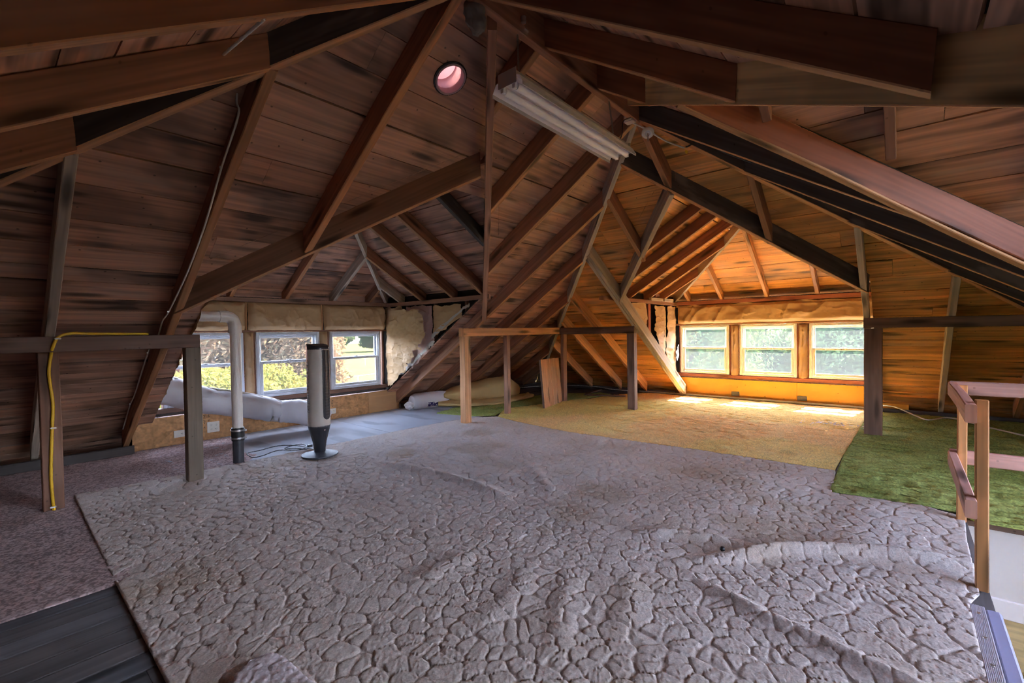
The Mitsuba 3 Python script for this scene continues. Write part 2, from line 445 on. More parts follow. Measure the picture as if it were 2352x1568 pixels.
slope(Polygon([(pB, mB), (DBx + e2, DBy1 + e2), (DBx + e2, DBy0 - e2)]), (DBx, SD), 1, 1, PAL['honey'], (.15, .22), 10, ZB + DD)
slope(Polygon([(mA, .92), (mA, -2.5), (DAx1 + e2, -2.5), (DAx1 + e2, -.55)]), (DAx1, SD), 1, 1, PAL['sheath'], (.15, .25), 11, ZP + DD)
slope(Polygon([(mA, .92), (mA, -2.5), (DAx0 - e2, -2.5), (DAx0 - e2, -.55)]), (DAx0, SD), 1, -1, PAL['sheath'], (.15, .25), 12, ZP + DD)

RD = .14


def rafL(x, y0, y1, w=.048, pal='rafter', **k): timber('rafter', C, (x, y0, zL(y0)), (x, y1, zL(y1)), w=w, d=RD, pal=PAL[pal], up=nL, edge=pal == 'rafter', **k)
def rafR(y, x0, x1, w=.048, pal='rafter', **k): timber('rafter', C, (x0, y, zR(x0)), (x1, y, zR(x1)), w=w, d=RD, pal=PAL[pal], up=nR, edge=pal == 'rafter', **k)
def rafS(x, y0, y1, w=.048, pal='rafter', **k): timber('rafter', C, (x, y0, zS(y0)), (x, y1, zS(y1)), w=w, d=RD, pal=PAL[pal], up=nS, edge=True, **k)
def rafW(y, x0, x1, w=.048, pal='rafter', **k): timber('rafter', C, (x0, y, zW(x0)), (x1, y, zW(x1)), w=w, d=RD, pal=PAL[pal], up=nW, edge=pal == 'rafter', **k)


h1 = lambda x: X1 + RY - x          # y of the hip towards the near left corner
h2 = lambda x: x - X2 + RY          # y of the hip towards the far corner
h3 = lambda x: X2 + RY - x          # y of the hip above the stair rail
for x in (-2.14, -1.53, -.92, -.31): rafL(x, h1(x), 5.72)
rafL(.295, h1(.295), 5.72, pal='grey', label='weathered grey rafter')
rafL(.912, h1(.912), 5.72); rafL(1.53, RY, 3.19); rafL(2.135, RY, 1.98); rafL(2.757, RY, 2.58); rafL(3.37, RY, 3.20)
rafL(4.005, h2(4.005), 5.72)
for x in (4.625, 5.265, 5.85, 6.46, 7.0): rafL(x, h2(x), 5.72)
rafR(RY, X2, 4.02); rafR(.925, 4.0, 4.69); rafR(.285, 4.64, 7.52, pal='grey'); rafR(2.15, 3.94, 4.73)
timber('rafter', C, (4.55, 2.735, zR(4.55)), (7.52, 2.735, zR(7.52)), w=.048, d=RD, pal=PAL['grey'], up=nR, label='split grey rafter, one of a doubled pair')
timber('rafter', C, (4.60, 2.787, zR(4.60) + .004), (7.52, 2.787, zR(7.52) + .004), w=.046, d=RD, pal=PAL['grey'], up=nR)
rafR(3.40, 5.2, 7.52, pal='orange'); rafR(3.88, 5.68, 7.52, pal='orange'); rafR(4.48, 6.28, 7.52, pal='orange'); rafR(5.1, 6.9, 7.52, pal='orange')
rafR(-.335, 5.27, 7.52, pal='grey'); rafR(-.95, 5.88, 7.52); rafR(-1.56, 6.5, 7.52)
rafS(1.60, RY, -.05); rafS(2.155, RY, .55); rafS(2.74, RY, 1.20); rafS(3.36, RY, -.12, pal='black'); rafS(3.97, h3(3.97), -2.3, pal='black'); rafS(4.58, h3(4.58), -2.3, pal='black'); rafS(5.2, h3(5.2), -2.3, pal='black')
rafS(.98, .98, -2.2)
for y in (1.60, 2.20, 2.79, 3.40, 3.99): rafW(y, min(X1, h1(y)) - .01, -2.6)
rafW(1.0, .98, -2.6); rafW(.4, .38, -2.6)
tag('ceiling__ridge_board', 'ridge board along the top of the roof')
timber('ridge_board', C, (X1, RY, zL(RY) - .03), (X2, RY, zL(RY) - .03), w=.045, d=.2, pal=PAL['rafter'])


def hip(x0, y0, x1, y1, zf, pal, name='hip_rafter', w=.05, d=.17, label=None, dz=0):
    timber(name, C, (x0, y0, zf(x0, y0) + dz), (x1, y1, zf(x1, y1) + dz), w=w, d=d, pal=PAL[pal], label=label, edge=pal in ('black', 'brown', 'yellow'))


hip(X1, RY, -2.4, h1(-2.4), lambda x, y: zL(y), 'black', label='hip rafter with a black stained, mouldy side')
hip(X2, RY, 7.45, h2(7.45), lambda x, y: zL(y), 'grey', w=.045, label='weathered hip rafter running down to the far corner')
hip(X2, RY, 6.4, h3(6.4), lambda x, y: zR(x), 'black', label='black stained hip rafter above the stair rail')
hip(X1, RY, -.4, -.375, lambda x, y: zS(y), 'black')
hip(.90, 3.845, 2.41, 2.335, lambda x, y: zL(y), 'brown', 'valley_rafter', d=.19, label='broad brown valley beam rising over the left windows')
hip(1.785, 1.625, 4.005, 3.86, lambda x, y: zL(y), 'post', 'valley_rafter', w=.05, d=.10, label='reddish valley rafter that looks upright in front of the jack rafters', dz=-.012)
hip(3.66, 1.868, 5.40, .262, lambda x, y: zR(x), 'black', 'valley_rafter', d=.19, label='black valley beam slanting down over the right windows')
hip(4.03, 1.56, 5.33, 2.735, lambda x, y: zR(x), 'grey', 'valley_rafter', d=.16, label='grey valley rafter left of the right windows')
hip(2.92, 1.41, .9, -.93, lambda x, y: zS(y), 'yellow', 'valley_rafter', d=.235, label='pale yellowish valley beam, level across the top right')
timber('rough_edge', C, (2.52, .94, zS(.94) - .006), (3.95, -.99, zS(-.99) - .006), w=.05, d=.016, pal=PAL['orange'], wob=.006, segs=60)
hip(2.52, .94, 3.95, -.99, lambda x, y: zS(y) + .008, 'red', 'valley_rafter', w=.055, d=.15, label='reddish planed valley beam with rough sawn lower edge')

DRD = .118


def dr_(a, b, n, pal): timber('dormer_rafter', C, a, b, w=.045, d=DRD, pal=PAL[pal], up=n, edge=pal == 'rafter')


nAr, nAf = unit((SD, 0, 1)), unit((0, SD, 1))
zAx = lambda x: ZP + SD * (DAx1 - x)
zAy = lambda y: ZP + SD * (DAy - y)
for y, x0, pl in ((3.04, mA, 'black'), (3.70, mA, 'rafter'), (4.22, mA, 'rafter'), (4.83, DAx1 - (DAy - 4.83), 'rafter'), (5.30, DAx1 - (DAy - 5.30), 'grey')):
    x1 = min(3.88, y + .12); dr_((x0, y, zAx(x0)), (x1, y, zAx(x1)), nAr, pl)
for x, y0, pl in ((1.83, DAy - (1.83 - DAx0), 'rafter'), (2.43, pA, 'rafter'), (3.03, DAy - (DAx1 - 3.03), 'grey'), (3.55, DAy - (DAx1 - 3.55), 'rafter')):
    dr_((x, y0, zAy(y0)), (x, 5.70, zAy(5.70)), nAf, pl)
timber('dormer_rafter', C, (mA, pA, zAy(pA)), (DAx1 + .05, DAy + .05, zAy(DAy + .05)), w=.04, d=.12, pal=PAL['grey'])
timber('dormer_rafter', C, (mA, pA, zAy(pA)), (DAx0 - .05, DAy + .05, zAy(DAy + .05)), w=.04, d=.12, pal=PAL['grey'])
timber('dormer_ridge', C, (mA, 2.3, zAr), (mA, pA, zAr), w=.03, d=.13, pal=PAL['rafter'])
zBy = lambda y: ZB + SD * (DBy1 - y)
zBx = lambda x: ZB + SD * (DBx - x)
for x, y0, pl in ((4.95, mB, 'rafter'), (5.43, mB, 'rafter'), (6.00, mB, 'rafter'), (6.58, DBy1 - (DBx - 6.58), 'rafter'), (7.1, DBy1 - (DBx - 7.1), 'rafter')):
    y1 = min(2.98, x - 2.52); dr_((x, y0, zBy(y0)), (x, y1, zBy(y1)), unit((0, SD, 1)), pl)
for y, pl in ((1.55, 'orange'), (2.19, 'orange'), (.92, 'post'), (2.70, 'orange'), (.36, 'post')):
    x0 = DBx - (DBy1 - y) if y > mB else DBx - (y - DBy0)
    dr_((x0, y, zBx(x0)), (7.72, y, zBx(7.72)), unit((SD, 0, 1)), pl)
timber('dormer_rafter', C, (pB, mB, zBx(pB)), (DBx + .05, DBy1 + .05, zBx(DBx + .05)), w=.04, d=.12, pal=PAL['grey'])
timber('dormer_rafter', C, (pB, mB, zBx(pB)), (DBx + .05, DBy0 - .05, zBx(DBx + .05)), w=.04, d=.12, pal=PAL['grey'])
timber('dormer_ridge', C, (4.0, mB, zBy(mB)), (pB, mB, zBy(mB)), w=.03, d=.13, pal=PAL['rafter'])
zCx = lambda x: ZP + SD * (DAx1 - x)
for y in (.55, .05, -.56, -1.17): x1 = 2.44 + (.94 - y) * .741; dr_((mA, y, zCx(mA)), (x1, y, zCx(x1)), nAr, 'brown')
timber('dormer_ridge', C, (mA, .9, zCx(mA)), (mA, -2.4, zCx(mA)), w=.03, d=.13, pal=PAL['brown'])

# ---------------------------------------------------------------- walls under the dormers
WA, WB = 5.66, 7.707
struct('wall_left', 'low dormer wall of chipboard panels, three windows and kraft paper insulation, left')
struct('wall_right', 'low dormer wall of orange panels, three windows and kraft paper insulation, right')


def batt(parent, o, ea, en, la, lb, bulge, seed, label=None, m='m_kraft', res=.012, crk=.012, poly=None, fr=5.0):
    ph = np.random.default_rng(seed).uniform(0, 9, 4)

    def h(a, b):
        big = crinkle(a * .8 + .9 * b + ph[1], b * .6 - .3 * a + ph[3], 2.2, seed + 9)
        pil = (np.clip(a / .05, 0, 1) * np.clip((la - a) / .05, 0, 1) * np.clip(b / .05, 0, 1) * np.clip((lb - b) / .05, 0, 1)) ** .5
        diag = crinkle(a + .6 * b + ph[0], b * .35 - .25 * a + ph[1], fr, seed)
        return bulge * pil * (.55 + .9 * N2(a + ph[2], b, 3.0, seed)) + .9 * crk * pil * np.clip(big, -.4, 1) + 1.1 * crk * np.clip(diag, 0, 1) ** 3 + pil * (.011 * crumple(a + .9 * b, 2.2 * b - .6 * a, .17, seed + 5) + .003 * crumple(a, b * 1.4, .05, seed + 6))
    m_, uv = sheet(o, ea, (0, 0, 1), en, la, lb, max(8, int(la / res)), max(8, int(lb / res)), h, poly=poly)
    return put('insulation_batt', m_, m, parent, smooth=True, uv=uv, label=label)


# left wall
W = 'wall_left'
nA = (0, -1, 0)
timber('top_plate', W, (1.02, 5.65, 1.492), (3.92, 5.65, 1.492), w=.10, d=.048, pal=PAL['post'])
timber('window_header', W, (1.12, 5.69, 1.147), (3.85, 5.69, 1.147), w=.08, d=.02, pal=PAL['rafter'])
timber('sill_board', W, (.98, 5.71, .335), (3.95, 5.71, .335), w=.10, d=.048, pal=PAL['brown'])
timber('ledger', W, (.98, 5.73, .26), (3.95, 5.73, .26), w=.09, d=.03, pal=PAL['dark'])
for x in (1.13, 1.965, 2.085, 2.845, 2.975, 3.80): timber('stud', W, (x, 5.70, .38), (x, 5.70, 1.15), w=.03, d=.09, pal=PAL['rafter'], up=(0, 1, 0))
for x in (1.99, 2.885): timber('cripple_stud', W, (x, 5.665, 1.16), (x, 5.665, 1.50), w=.022, d=.09, pal=PAL['orange'], up=(0, 1, 0))
for i, (a, b) in enumerate(((1.16, 1.975), (2.005, 2.87), (2.90, 3.80))):
    batt(W, (a, 5.672, 1.163), (1, 0, 0), nA, b - a, .33, .07, 20 + i, crk=.028, label='bulging kraft paper batt above a window' if i == 0 else None)
for i, (a, b) in enumerate(((1.975, 2.072), (2.855, 2.962))):
    batt(W, (a, 5.70, .36), (1, 0, 0), nA, b - a, .79, .05, 30 + i, crk=.012, fr=9)
P1 = [(.951, 0), (2.62, 0), (2.62, .298), (1.02, .298), (.975, .20), (.951, .17)]
m_, uv = slab(Polygon(P1), A(0, WA, 0), A(1, 0, 0), A(0, 0, 1), A(0, 1, 0), .018, 0)
put('panel', m_, 'm_osb', W, uv=uv, label='chipboard panel printed with rows of black letters')
for a, b, mt in ((2.624, 3.52, 'm_osb'), (3.524, 4.03, 'm_plyw')):
    m_, uv = slab(sbox(a, 0, b, .292), A(0, WA + .001, 0), A(1, 0, 0), A(0, 0, 1), A(0, 1, 0), .018, 0); put('panel', m_, mt, W, uv=uv)
put('outer_board', cat([bx(.9, 4.1, 5.82, 5.84, -.1, .345), bx(.9, 4.1, 5.82, 5.84, 1.16, 1.66), bx(.9, 1.17, 5.82, 5.84, .34, 1.2), bx(1.97, 2.08, 5.82, 5.84, .34, 1.2), bx(2.85, 2.97, 5.82, 5.84, .34, 1.2), bx(3.77, 4.1, 5.82, 5.84, .34, 1.2)]), 'm_felt', W)
# its cheeks: battens, paper batts, torn sheets
def cheek(fixed, at, a0, a1, zf):
    P = Polygon([(a0, zf(a0) + .20), (a1, zf(a1) + .20), (a1, 1.75), (a0, 1.75)]); m = trimesh.creation.extrude_polygon(P, .015, engine='earcut'); v = np.array(m.vertices)
    v = np.c_[at + v[:, 2], v[:, 0], v[:, 1]] if fixed == 'x' else np.c_[v[:, 0], at + v[:, 2], v[:, 1]]
    return put('cheek_board', (v, np.array(m.faces)), 'm_felt', W)


cheek('x', 3.90, 3.45, 5.84, zL); cheek('x', 1.005, 3.45, 5.84, zL)
timber('top_plate', W, (3.83, 3.62, 1.487), (3.83, 5.66, 1.487), w=.07, d=.05, pal=PAL['post'])
timber('top_plate', W, (1.10, 3.7, 1.487), (1.10, 5.66, 1.487), w=.07, d=.05, pal=PAL['rafter'])
for y in (5.20, 4.62, 4.03): timber('stud', W, (3.86, y, zL(y) + .2), (3.86, y, 1.49), w=.04, d=.09, pal=PAL['dark'], up=(1, 0, 0))


def ragged(pts, seed, amp=.02, n=6):
    r = np.random.default_rng(seed); out = []
    for (x0, y0), (x1, y1) in zip(pts, pts[1:] + pts[:1]):
        for i in range(n):
            t = i / n; out.append((x0 + (x1 - x0) * t + r.normal(0, amp) * (i > 0), y0 + (y1 - y0) * t + r.normal(0, amp) * (i > 0)))
    return Polygon(out).buffer(0)


def cheek_sheet(parent, plane, pts, out, seed, bulge, crk, curl=0, m='m_kraft', fixed='x', label=None, nm='insulation_sheet', amp=.012, fr=5.):
    """pts: (along the cheek, height); a paper sheet that stands 'out' from the plane."""
    pts = np.array(pts, float); lo = pts.min(0) - .02; hi = pts.max(0) + .02
    P = ragged([tuple(q - lo) for q in pts], seed, amp)
    la, lb = hi - lo

    def h(a, b):
        return out + bulge * (np.sin(np.clip(a / la, 0, 1) * math.pi)) ** .7 + crk * np.clip(crinkle(a * .5 + .3 * b, b * 1.3, fr * .6, seed), -.2, 1) + curl * np.clip((b / lb) - .2, 0, 1) ** 2 + .009 * crumple(a + .5 * b, 1.7 * b - .3 * a, .12, seed + 3) + .0035 * crumple(a, b * 1.5, .045, seed + 4)
    if fixed == 'x': o, ea, en = (plane, lo[0], lo[1]), (0, 1, 0), (-1, 0, 0)
    else: o, ea, en = (lo[0], plane, lo[1]), (1, 0, 0), (0, -1, 0)
    m_, uv = sheet(o, ea, (0, 0, 1), en, la, lb, max(10, int(la / .006)), max(10, int(lb / .006)), h, poly=P)
    return put(nm, m_, m, parent, smooth=True, uv=uv, label=label)


cheek_sheet(W, 3.83, [(5.64, 1.47), (5.23, 1.48), (5.20, 1.05), (5.18, .62), (5.45, .40), (5.62, .36)], .0, 41, 0.042, 0.0110, label='full length kraft paper batt beside the window')
cheek_sheet(W, 3.83, [(4.60, 1.45), (4.07, 1.45), (4.04, 1.30), (4.50, 1.08), (4.60, 1.05)], .0, 42, 0.028, 0.0083)
cheek_sheet(W, 3.845, [(5.18, 1.47), (4.64, 1.46), (4.62, .95), (5.0, .68), (5.18, .58)], .0, 43, 0.021, 0.0066, m='m_fiber', label='bare pinkish brown insulation')
cheek_sheet(W, 3.80, [(5.42, 1.40), (5.28, 1.42), (4.76, 1.41), (4.66, 1.30), (4.62, 1.10), (4.78, .96), (4.70, .86), (4.95, .92), (5.40, .98)], .065, 44, 0.021, 0.0154, curl=.03, label='torn hanging sheet of crumpled kraft paper', amp=.018)
cheek_sheet(W, 3.80, [(5.21, .95), (5.00, .92), (4.97, .82), (5.06, .70), (5.19, .58)], .02, 45, 0.014, 0.0066, amp=.02)
cheek_sheet(W, 3.83, [(5.20, .58), (4.66, .93), (4.60, .95), (4.58, 1.0), (4.64, 1.01), (5.22, .63), (5.6, .40), (5.62, .36)], .0, 46, 0.014, 0.0083, m='m_tape', label='pale strip of tape and dust along the torn edge', amp=.01)
cheek_sheet(W, 3.84, [(4.62, 1.08), (4.60, 1.03), (4.03, 1.36), (3.90, 1.41), (3.90, 1.45), (4.0, 1.42)], .03, 49, 0.014, 0.0083, m='m_tape', amp=.008)
cheek_sheet(W, 1.12, [(3.70, 1.46), (3.95, 1.46), (4.3, 1.22), (4.75, .93), (5.2, .62), (5.3, .50), (4.66, .87), (4.38, 1.06), (3.97, 1.32)], -.02, 47, 0.035, 0.0110, label='kraft paper edge hanging off the cut sheathing', amp=.02)

# right wall
W = 'wall_right'
nB = (-1, 0, 0)
timber('top_plate', W, (7.70, -.1, 1.50), (7.70, 3.02, 1.50), w=.11, d=.06, pal=PAL['sill'])
timber('window_header', W, (7.735, .1, 1.165), (7.735, 2.95, 1.165), w=.08, d=.03, pal=PAL['post'])
timber('sill_board', W, (7.75, -.05, .318), (7.75, 2.95, .318), w=.11, d=.052, pal=PAL['sill'])
for y in (2.88, 2.085, 1.952, 1.172, 1.035, .24): timber('stud', W, (7.745, y, .37), (7.745, y, 1.17), w=.024, d=.09, pal=PAL['sill'], up=(1, 0, 0))
batt(W, (7.715, .16, 1.188), (0, 1, 0), nB, 2.74, .315, .055, 61, crk=.030, fr=3.2, label='wide wrinkled sheet of kraft paper over the three windows')
m_, uv = sheet((7.71, .16, 1.455), (0, 1, 0), (0, 0, 1), nB, 2.74, .055, 200, 8, lambda a, b: .055 + .012 * N2(a, b, 9, 5), poly=Polygon([(i * .0274, (.012 if j == 0 else .03 + .02 * math.sin(i * .33) * math.sin(i * .13))) for j, rg in ((0, range(101)), (1, range(100, -1, -1))) for i in rg]))
put('paper_flange', m_, 'm_kraft', W, smooth=True, uv=uv)
for i, (a, b) in enumerate(((1.964, 2.073), (1.047, 1.16))):
    batt(W, (7.75, a, .35), (0, 1, 0), nB, b - a, .81, .06, 70 + i, crk=.018, fr=7)
for a, b in ((1.180, 2.874), (-.05, 1.176)):
    m_, uv = slab(sbox(a, .012, b, .300), A(WB, 0, 0), A(0, 1, 0), A(0, 0, 1), A(1, 0, 0), .016, 0)
    put('panel', m_, 'm_orange', W, uv=uv)
put('baseboard', cbox(7.56, 7.60, -.1, 3.55, .012, .045, .01), 'm_stairwood', W)
put('outer_board', cat([bx(7.87, 7.89, -.3, 3.2, -.1, .345), bx(7.87, 7.89, -.3, 3.2, 1.17, 1.7), bx(7.87, 7.89, 2.87, 3.2, .34, 1.2), bx(7.87, 7.89, 1.95, 2.08, .34, 1.2), bx(7.87, 7.89, 1.03, 1.17, .34, 1.2), bx(7.87, 7.89, -.3, .25, .34, 1.2)]), 'm_felt', W)
cheek('y', 3.00, 5.2, 7.89, zR); cheek('y', .05, 5.2, 7.89, zR)
timber('top_plate', W, (5.2, 2.93, 1.497), (7.7, 2.93, 1.497), w=.07, d=.05, pal=PAL['rafter'])
timber('blocking', W, (6.55, 2.88, 1.545), (6.98, 2.88, 1.545), w=.04, d=.045, pal=PAL['grey'])
timber('blocking', W, (6.78, 2.91, 1.60), (6.93, 2.91, 1.60), w=.04, d=.05, pal=PAL['pink'])
timber('blocking', W, (7.05, 2.88, 1.545), (7.42, 2.88, 1.545), w=.04, d=.05, pal=PAL['grey'])
timber('stud', W, (6.72, 2.96, .82), (6.72, 2.96, 1.5), w=.09, d=.05, pal=PAL['sill'], up=(0, 1, 0))
cheek_sheet(W, 2.95, [(5.97, 1.48), (6.50, 1.50), (6.58, 1.30), (6.50, 1.12), (6.30, 1.02), (6.0, 1.2)], .0, 81, 0.035, 0.0121, fixed='y', label='crumpled kraft paper left of the stud')
cheek_sheet(W, 2.95, [(6.82, 1.48), (7.28, 1.48), (7.26, 1.0), (7.20, .62), (7.05, .60), (6.90, .95), (6.80, 1.12), (6.86, 1.30)], .0, 82, 0.042, 0.0121, fixed='y')
cheek_sheet(W, 2.95, [(7.30, 1.48), (7.68, 1.48), (7.70, 1.05), (7.70, .40), (7.45, .40), (7.22, .62), (7.28, 1.0)], .0, 83, 0.042, 0.0110, fixed='y', label='kraft paper batt with silvery rips beside the window')
cheek_sheet(W, 2.93, [(7.56, .70), (7.64, .85), (7.68, .84), (7.66, .66), (7.58, .58)], .05, 84, 0.007, 0.0055, fixed='y', m='m_duct', amp=.012)


struct('wall_rear', 'unseen low dormer wall beyond the stair rail, three window openings sized to light the foreground')  # inferred dormer, out of view; its unglazed openings are sized to light the foreground
put('wall_board', cat([bx(.9, 4.05, -2.56, -2.53, -.1, .36), bx(.9, 4.05, -2.56, -2.53, 1.02, 1.75)] + [bx(a, b, -2.56, -2.53, .34, 1.45) for a, b in ((.9, 1.17), (1.97, 2.08), (2.85, 2.97), (3.77, 4.05))]), 'm_plyw', 'wall_rear')
W = 'wall_rear'
for at in (.92, 4.0):
    P = Polygon([(-.5, zS(-.5) + .20), (-2.56, zS(-2.56) + .20), (-2.56, 1.75), (-.5, 1.75)]); m = trimesh.creation.extrude_polygon(P, .015, engine='earcut'); v = np.array(m.vertices)
    put('cheek_board', (np.c_[at + v[:, 2], v[:, 0], v[:, 1]], np.array(m.faces)), 'm_plyw', W)
# windows: double hung, vinyl
def window(num, o, e, inn, w, h, m, label, film='m_film'):
    """o: lower corner of the frame's inner face, e along the wall, inn into the room."""
    k = struct(f'window_{num}', label)
    o, e, inn = A(*o), A(*e), A(*inn); up = A(0, 0, 1)

    def blk(a0, a1, b0, b1, d0, d1, c=.004):
        b = cbox(a0, a1, d0, d1, b0, b1, c); v = np.array(b.vertices)
        b = trimesh.Trimesh(o + v[:, :1] * e + v[:, 1:2] * -inn + v[:, 2:] * up, b.faces, process=False)
        if b.volume < 0: b.invert()
        return b
    f = .034
    put('frame', cat([blk(0, f, 0, h, 0, .10), blk(w - f, w, 0, h, 0, .10), blk(f, w - f, h - f, h, 0, .10), blk(f, w - f, 0, f, 0, .10),
                      blk(f, f + .012, f, h - f, .012, .05), blk(w - f - .012, w - f, f, h - f, .012, .05), blk(f, w - f, h - f - .012, h - f, .012, .05)]), m, k, smooth=20)
    mid = h * .53
    def sash(b0, b1, d, st):
        s = put('sash', cat([blk(f + .004, f + st, b0, b1, d, d + .03), blk(w - f - st, w - f - .004, b0, b1, d, d + .03), blk(f + st, w - f - st, b0, b0 + .034, d, d + .03), blk(f + st, w - f - st, b1 - .030, b1, d, d + .03)]), m, k, smooth=20)
        q = [o + e * aa - inn * (d + .015) + up * bb for aa, bb in ((f + st - .004, b0 + .03), (w - f - st + .004, b0 + .03), (w - f - st + .004, b1 - .026), (f + st - .004, b1 - .026))]
        put('pane', (np.array(q), np.array([(0, 1, 2), (0, 2, 3)])), 'm_glass', k)
        q2 = [p - inn * .006 for p in q]
        put('dust_film', (np.array(q2), np.array([(0, 1, 2), (0, 2, 3)])), film, k, label='dusty film on the glass')
    sash(f + .002, mid + .015, .014, .040)
    sash(mid - .015, h - f - .004, .050, .034)
    lk = [blk(w / 2 - .028, w / 2 + .028, mid + .013, mid + .024, .018, .036), blk(w / 2 - .006, w / 2 + .04, mid + .022, mid + .030, .016, .030)]
    put('latch', cat(lk), m, k, smooth=20)
    put('lift_rail', blk(w * .13, w * .87, mid + .010, mid + .017, .004, .016), m, k)


for i, (x, lab) in enumerate(((1.205, 'double hung window behind the white vent pipe'), (2.09, 'double hung window left of the tower fan'), (2.985, 'double hung window beside the torn paper'))):
    window(i + 1, (x, 5.665, .385), (1, 0, 0), (0, -1, 0), .752, .76, 'm_vinylbacklit', lab, film='m_filmclear')
for i, (y, lab) in enumerate(((2.864, 'white double hung window beside the grey rafter'), (1.943, 'white double hung window, middle of the right wall'), (1.026, 'white double hung window cut off by the dark post'))):
    window(i + 4, (7.712, y, .375), (0, -1, 0), (-1, 0, 0), .765, .785, 'm_vinyl', lab)

# ---------------------------------------------------------------- floor and stairwell
struct('floor', 'attic floor of dark painted boards and grey hardboard sheets under loose carpets')
fp = Polygon([(-2.95, -2.95), (7.90, -2.95), (7.90, 6.15), (-2.95, 6.15)]).difference(sbox(1.15, -1.35, 3.62, -.27))
m = trimesh.creation.extrude_polygon(fp, .03, engine='earcut'); m.apply_translation([0, 0, -.034])
v = np.array(m.vertices)
put('subfloor', m, 'wood', 'floor', uv=np.c_[1020 + v[:, 0], 5 + v[:, 1]])
r = random.Random(5); y = .9; yy = 0
while y < 2.70:
    x = -1.6 - r.uniform(0, 1)
    while x < .50:
        ln = r.uniform(1.2, 2.4); x1 = min(x + ln, .50)
        mm, uv = beam((x, y + .055, -.004), (x1 - .002, y + .055, -.004), w=.1060, d=.018, pal=PAL['floor'], wob=.0008, chamfer=.003)
        mm = (mm[0] + [0, 0, -.014], mm[1]); put('plank', mm, 'wood', 'floor', uv=uv); x += ln
    y += .112
for pts in ([(1.0, 5.64), (1.0, 4.2), (2.96, 4.2), (2.96, 5.64)], [(2.966, 5.64), (2.966, 4.2), (4.6, 4.2), (5.3, 4.6), (5.3, 5.5), (4.1, 5.64)]):
    m = trimesh.creation.extrude_polygon(Polygon(pts), .006, engine='earcut'); put('panel', m, 'm_board', 'floor', label='blue grey hardboard sheet')
timber('kerb_board', 'floor', (-2.2, 5.56, 0), (.945, 5.56, 0), w=.03, d=.085, pal=PAL['black'])
timber('kerb_board', 'floor', (4.03, 5.64, 0), (7.5, 5.64, 0), w=.03, d=.07, pal=PAL['black'])
timber('kerb_board', 'floor', (7.58, 2.9, 0), (7.58, 5.5, 0), w=.03, d=.07, pal=PAL['black'])
timber('kerb_board', 'floor', (7.45, -2.2, 0), (7.45, .2, 0), w=.03, d=.06, pal=PAL['black'])
struct('wall_stairwell', 'pale painted wall of the stairwell below the green carpet')
put('wall_face', bx(3.62, 3.70, -1.4, -.262, -.41, -.03), 'm_wallpaint', 'wall_stairwell')
put('wall_face', bx(1.1, 3.70, -.262, -.235, -1.5, -.034), 'm_wallpaint', 'wall_stairwell')
put('wall_face', bx(1.1, 3.70, -1.42, -1.36, -1.5, -.034), 'm_wallpaint', 'wall_stairwell')
put('skirting', cbox(3.605, 3.69, -1.35, -.264, -.51, -.405), 'm_skirt', 'wall_stairwell', label='whitish skirting board')
timber('trim_board', 'wall_stairwell', (3.628, -1.35, -.036), (3.628, -.27, -.036), w=.03, d=.034, pal=PAL['dark'])
k = thing('staircase', 'attic stair dropping away beside the rail, worn wooden panel and yellow green shag below', 'staircase')
timber('side_panel', k, (3.64, -1.35, -.80), (3.64, -.27, -.80), w=.04, d=.30, pal=PAL['yellow'], label='olive brown wooden panel')
put('landing', bx(1.15, 3.69, -1.36, -.262, -.86, -.80), 'm_stairwood', k)
put('nosing', cbox(1.2, 2.51, -.285, -.238, -.03, .004, .008), 'm_threshpaint', k, label='lavender painted wooden nosing')
rr = np.random.default_rng(3)


def flakes(n, region, size, h, rng, tilt=.6):
    V, F = [], []
    for i in range(n):
        x, y = region(rng); s = size * rng.uniform(.5, 1.4); a = rng.uniform(0, 6.28); z = h * rng.uniform(.2, 1)
        d = A(math.cos(a), math.sin(a), rng.uniform(-tilt, tilt)) * s; e = A(-math.sin(a), math.cos(a), rng.uniform(-tilt, tilt)) * s * .7
        c = A(x, y, z); o = len(V); V += [c - d, c - e, c + d, c + e]; F += [(o, o + 1, o + 2), (o, o + 2, o + 3)]
    return np.array(V), np.array(F)


def shag(n, region, rng, hh, wd=.004, lean=.5):
    V, F = [], []
    for i in range(n):
        x, y, z = region(rng); a = rng.uniform(0, 6.28); h = hh * rng.uniform(.6, 1.3)
        d = A(math.cos(a), math.sin(a), 0) * wd; t = A(x, y, z + h) + A(math.cos(a + 1), math.sin(a + 1), 0) * h * lean * rng.uniform(0, 1)
        o = len(V); V += [A(x, y, z) - d, A(x, y, z) + d, t]; F.append((o, o + 1, o + 2))
    return np.array(V), np.array(F)


put('shag', shag(9000, lambda g: (g.uniform(2.2, 3.6), g.uniform(-1.1, -.275), -.80), rr, .035), 'm_olive', k, kind='stuff')
put('shag_fringe', shag(900, lambda g: (g.uniform(2.3, 2.80), g.uniform(-.312, -.288), -.22), rr, .04), 'm_olive', k, kind='stuff')
k = thing('threshold_strip', 'ribbed metal threshold strip along the carpet edge at the stair head', 'threshold strip')
ribs = [bx(1.2, 2.50, -.238, -.194, .004, .010)] + [bx(1.2, 2.50, -.236 + i * .0045, -.2338 + i * .0045, .0098, .0122) for i in range(9)]
put('strip', cat(ribs), 'm_thresh', k)
for i, x in enumerate((2.43, 2.25, 2.08, 1.9)): put('screw', lathe([(0, .004), (.006, .003), (.007, 0), (0, 0)], (x, -.216, .0118), n=10), 'm_steel', k)


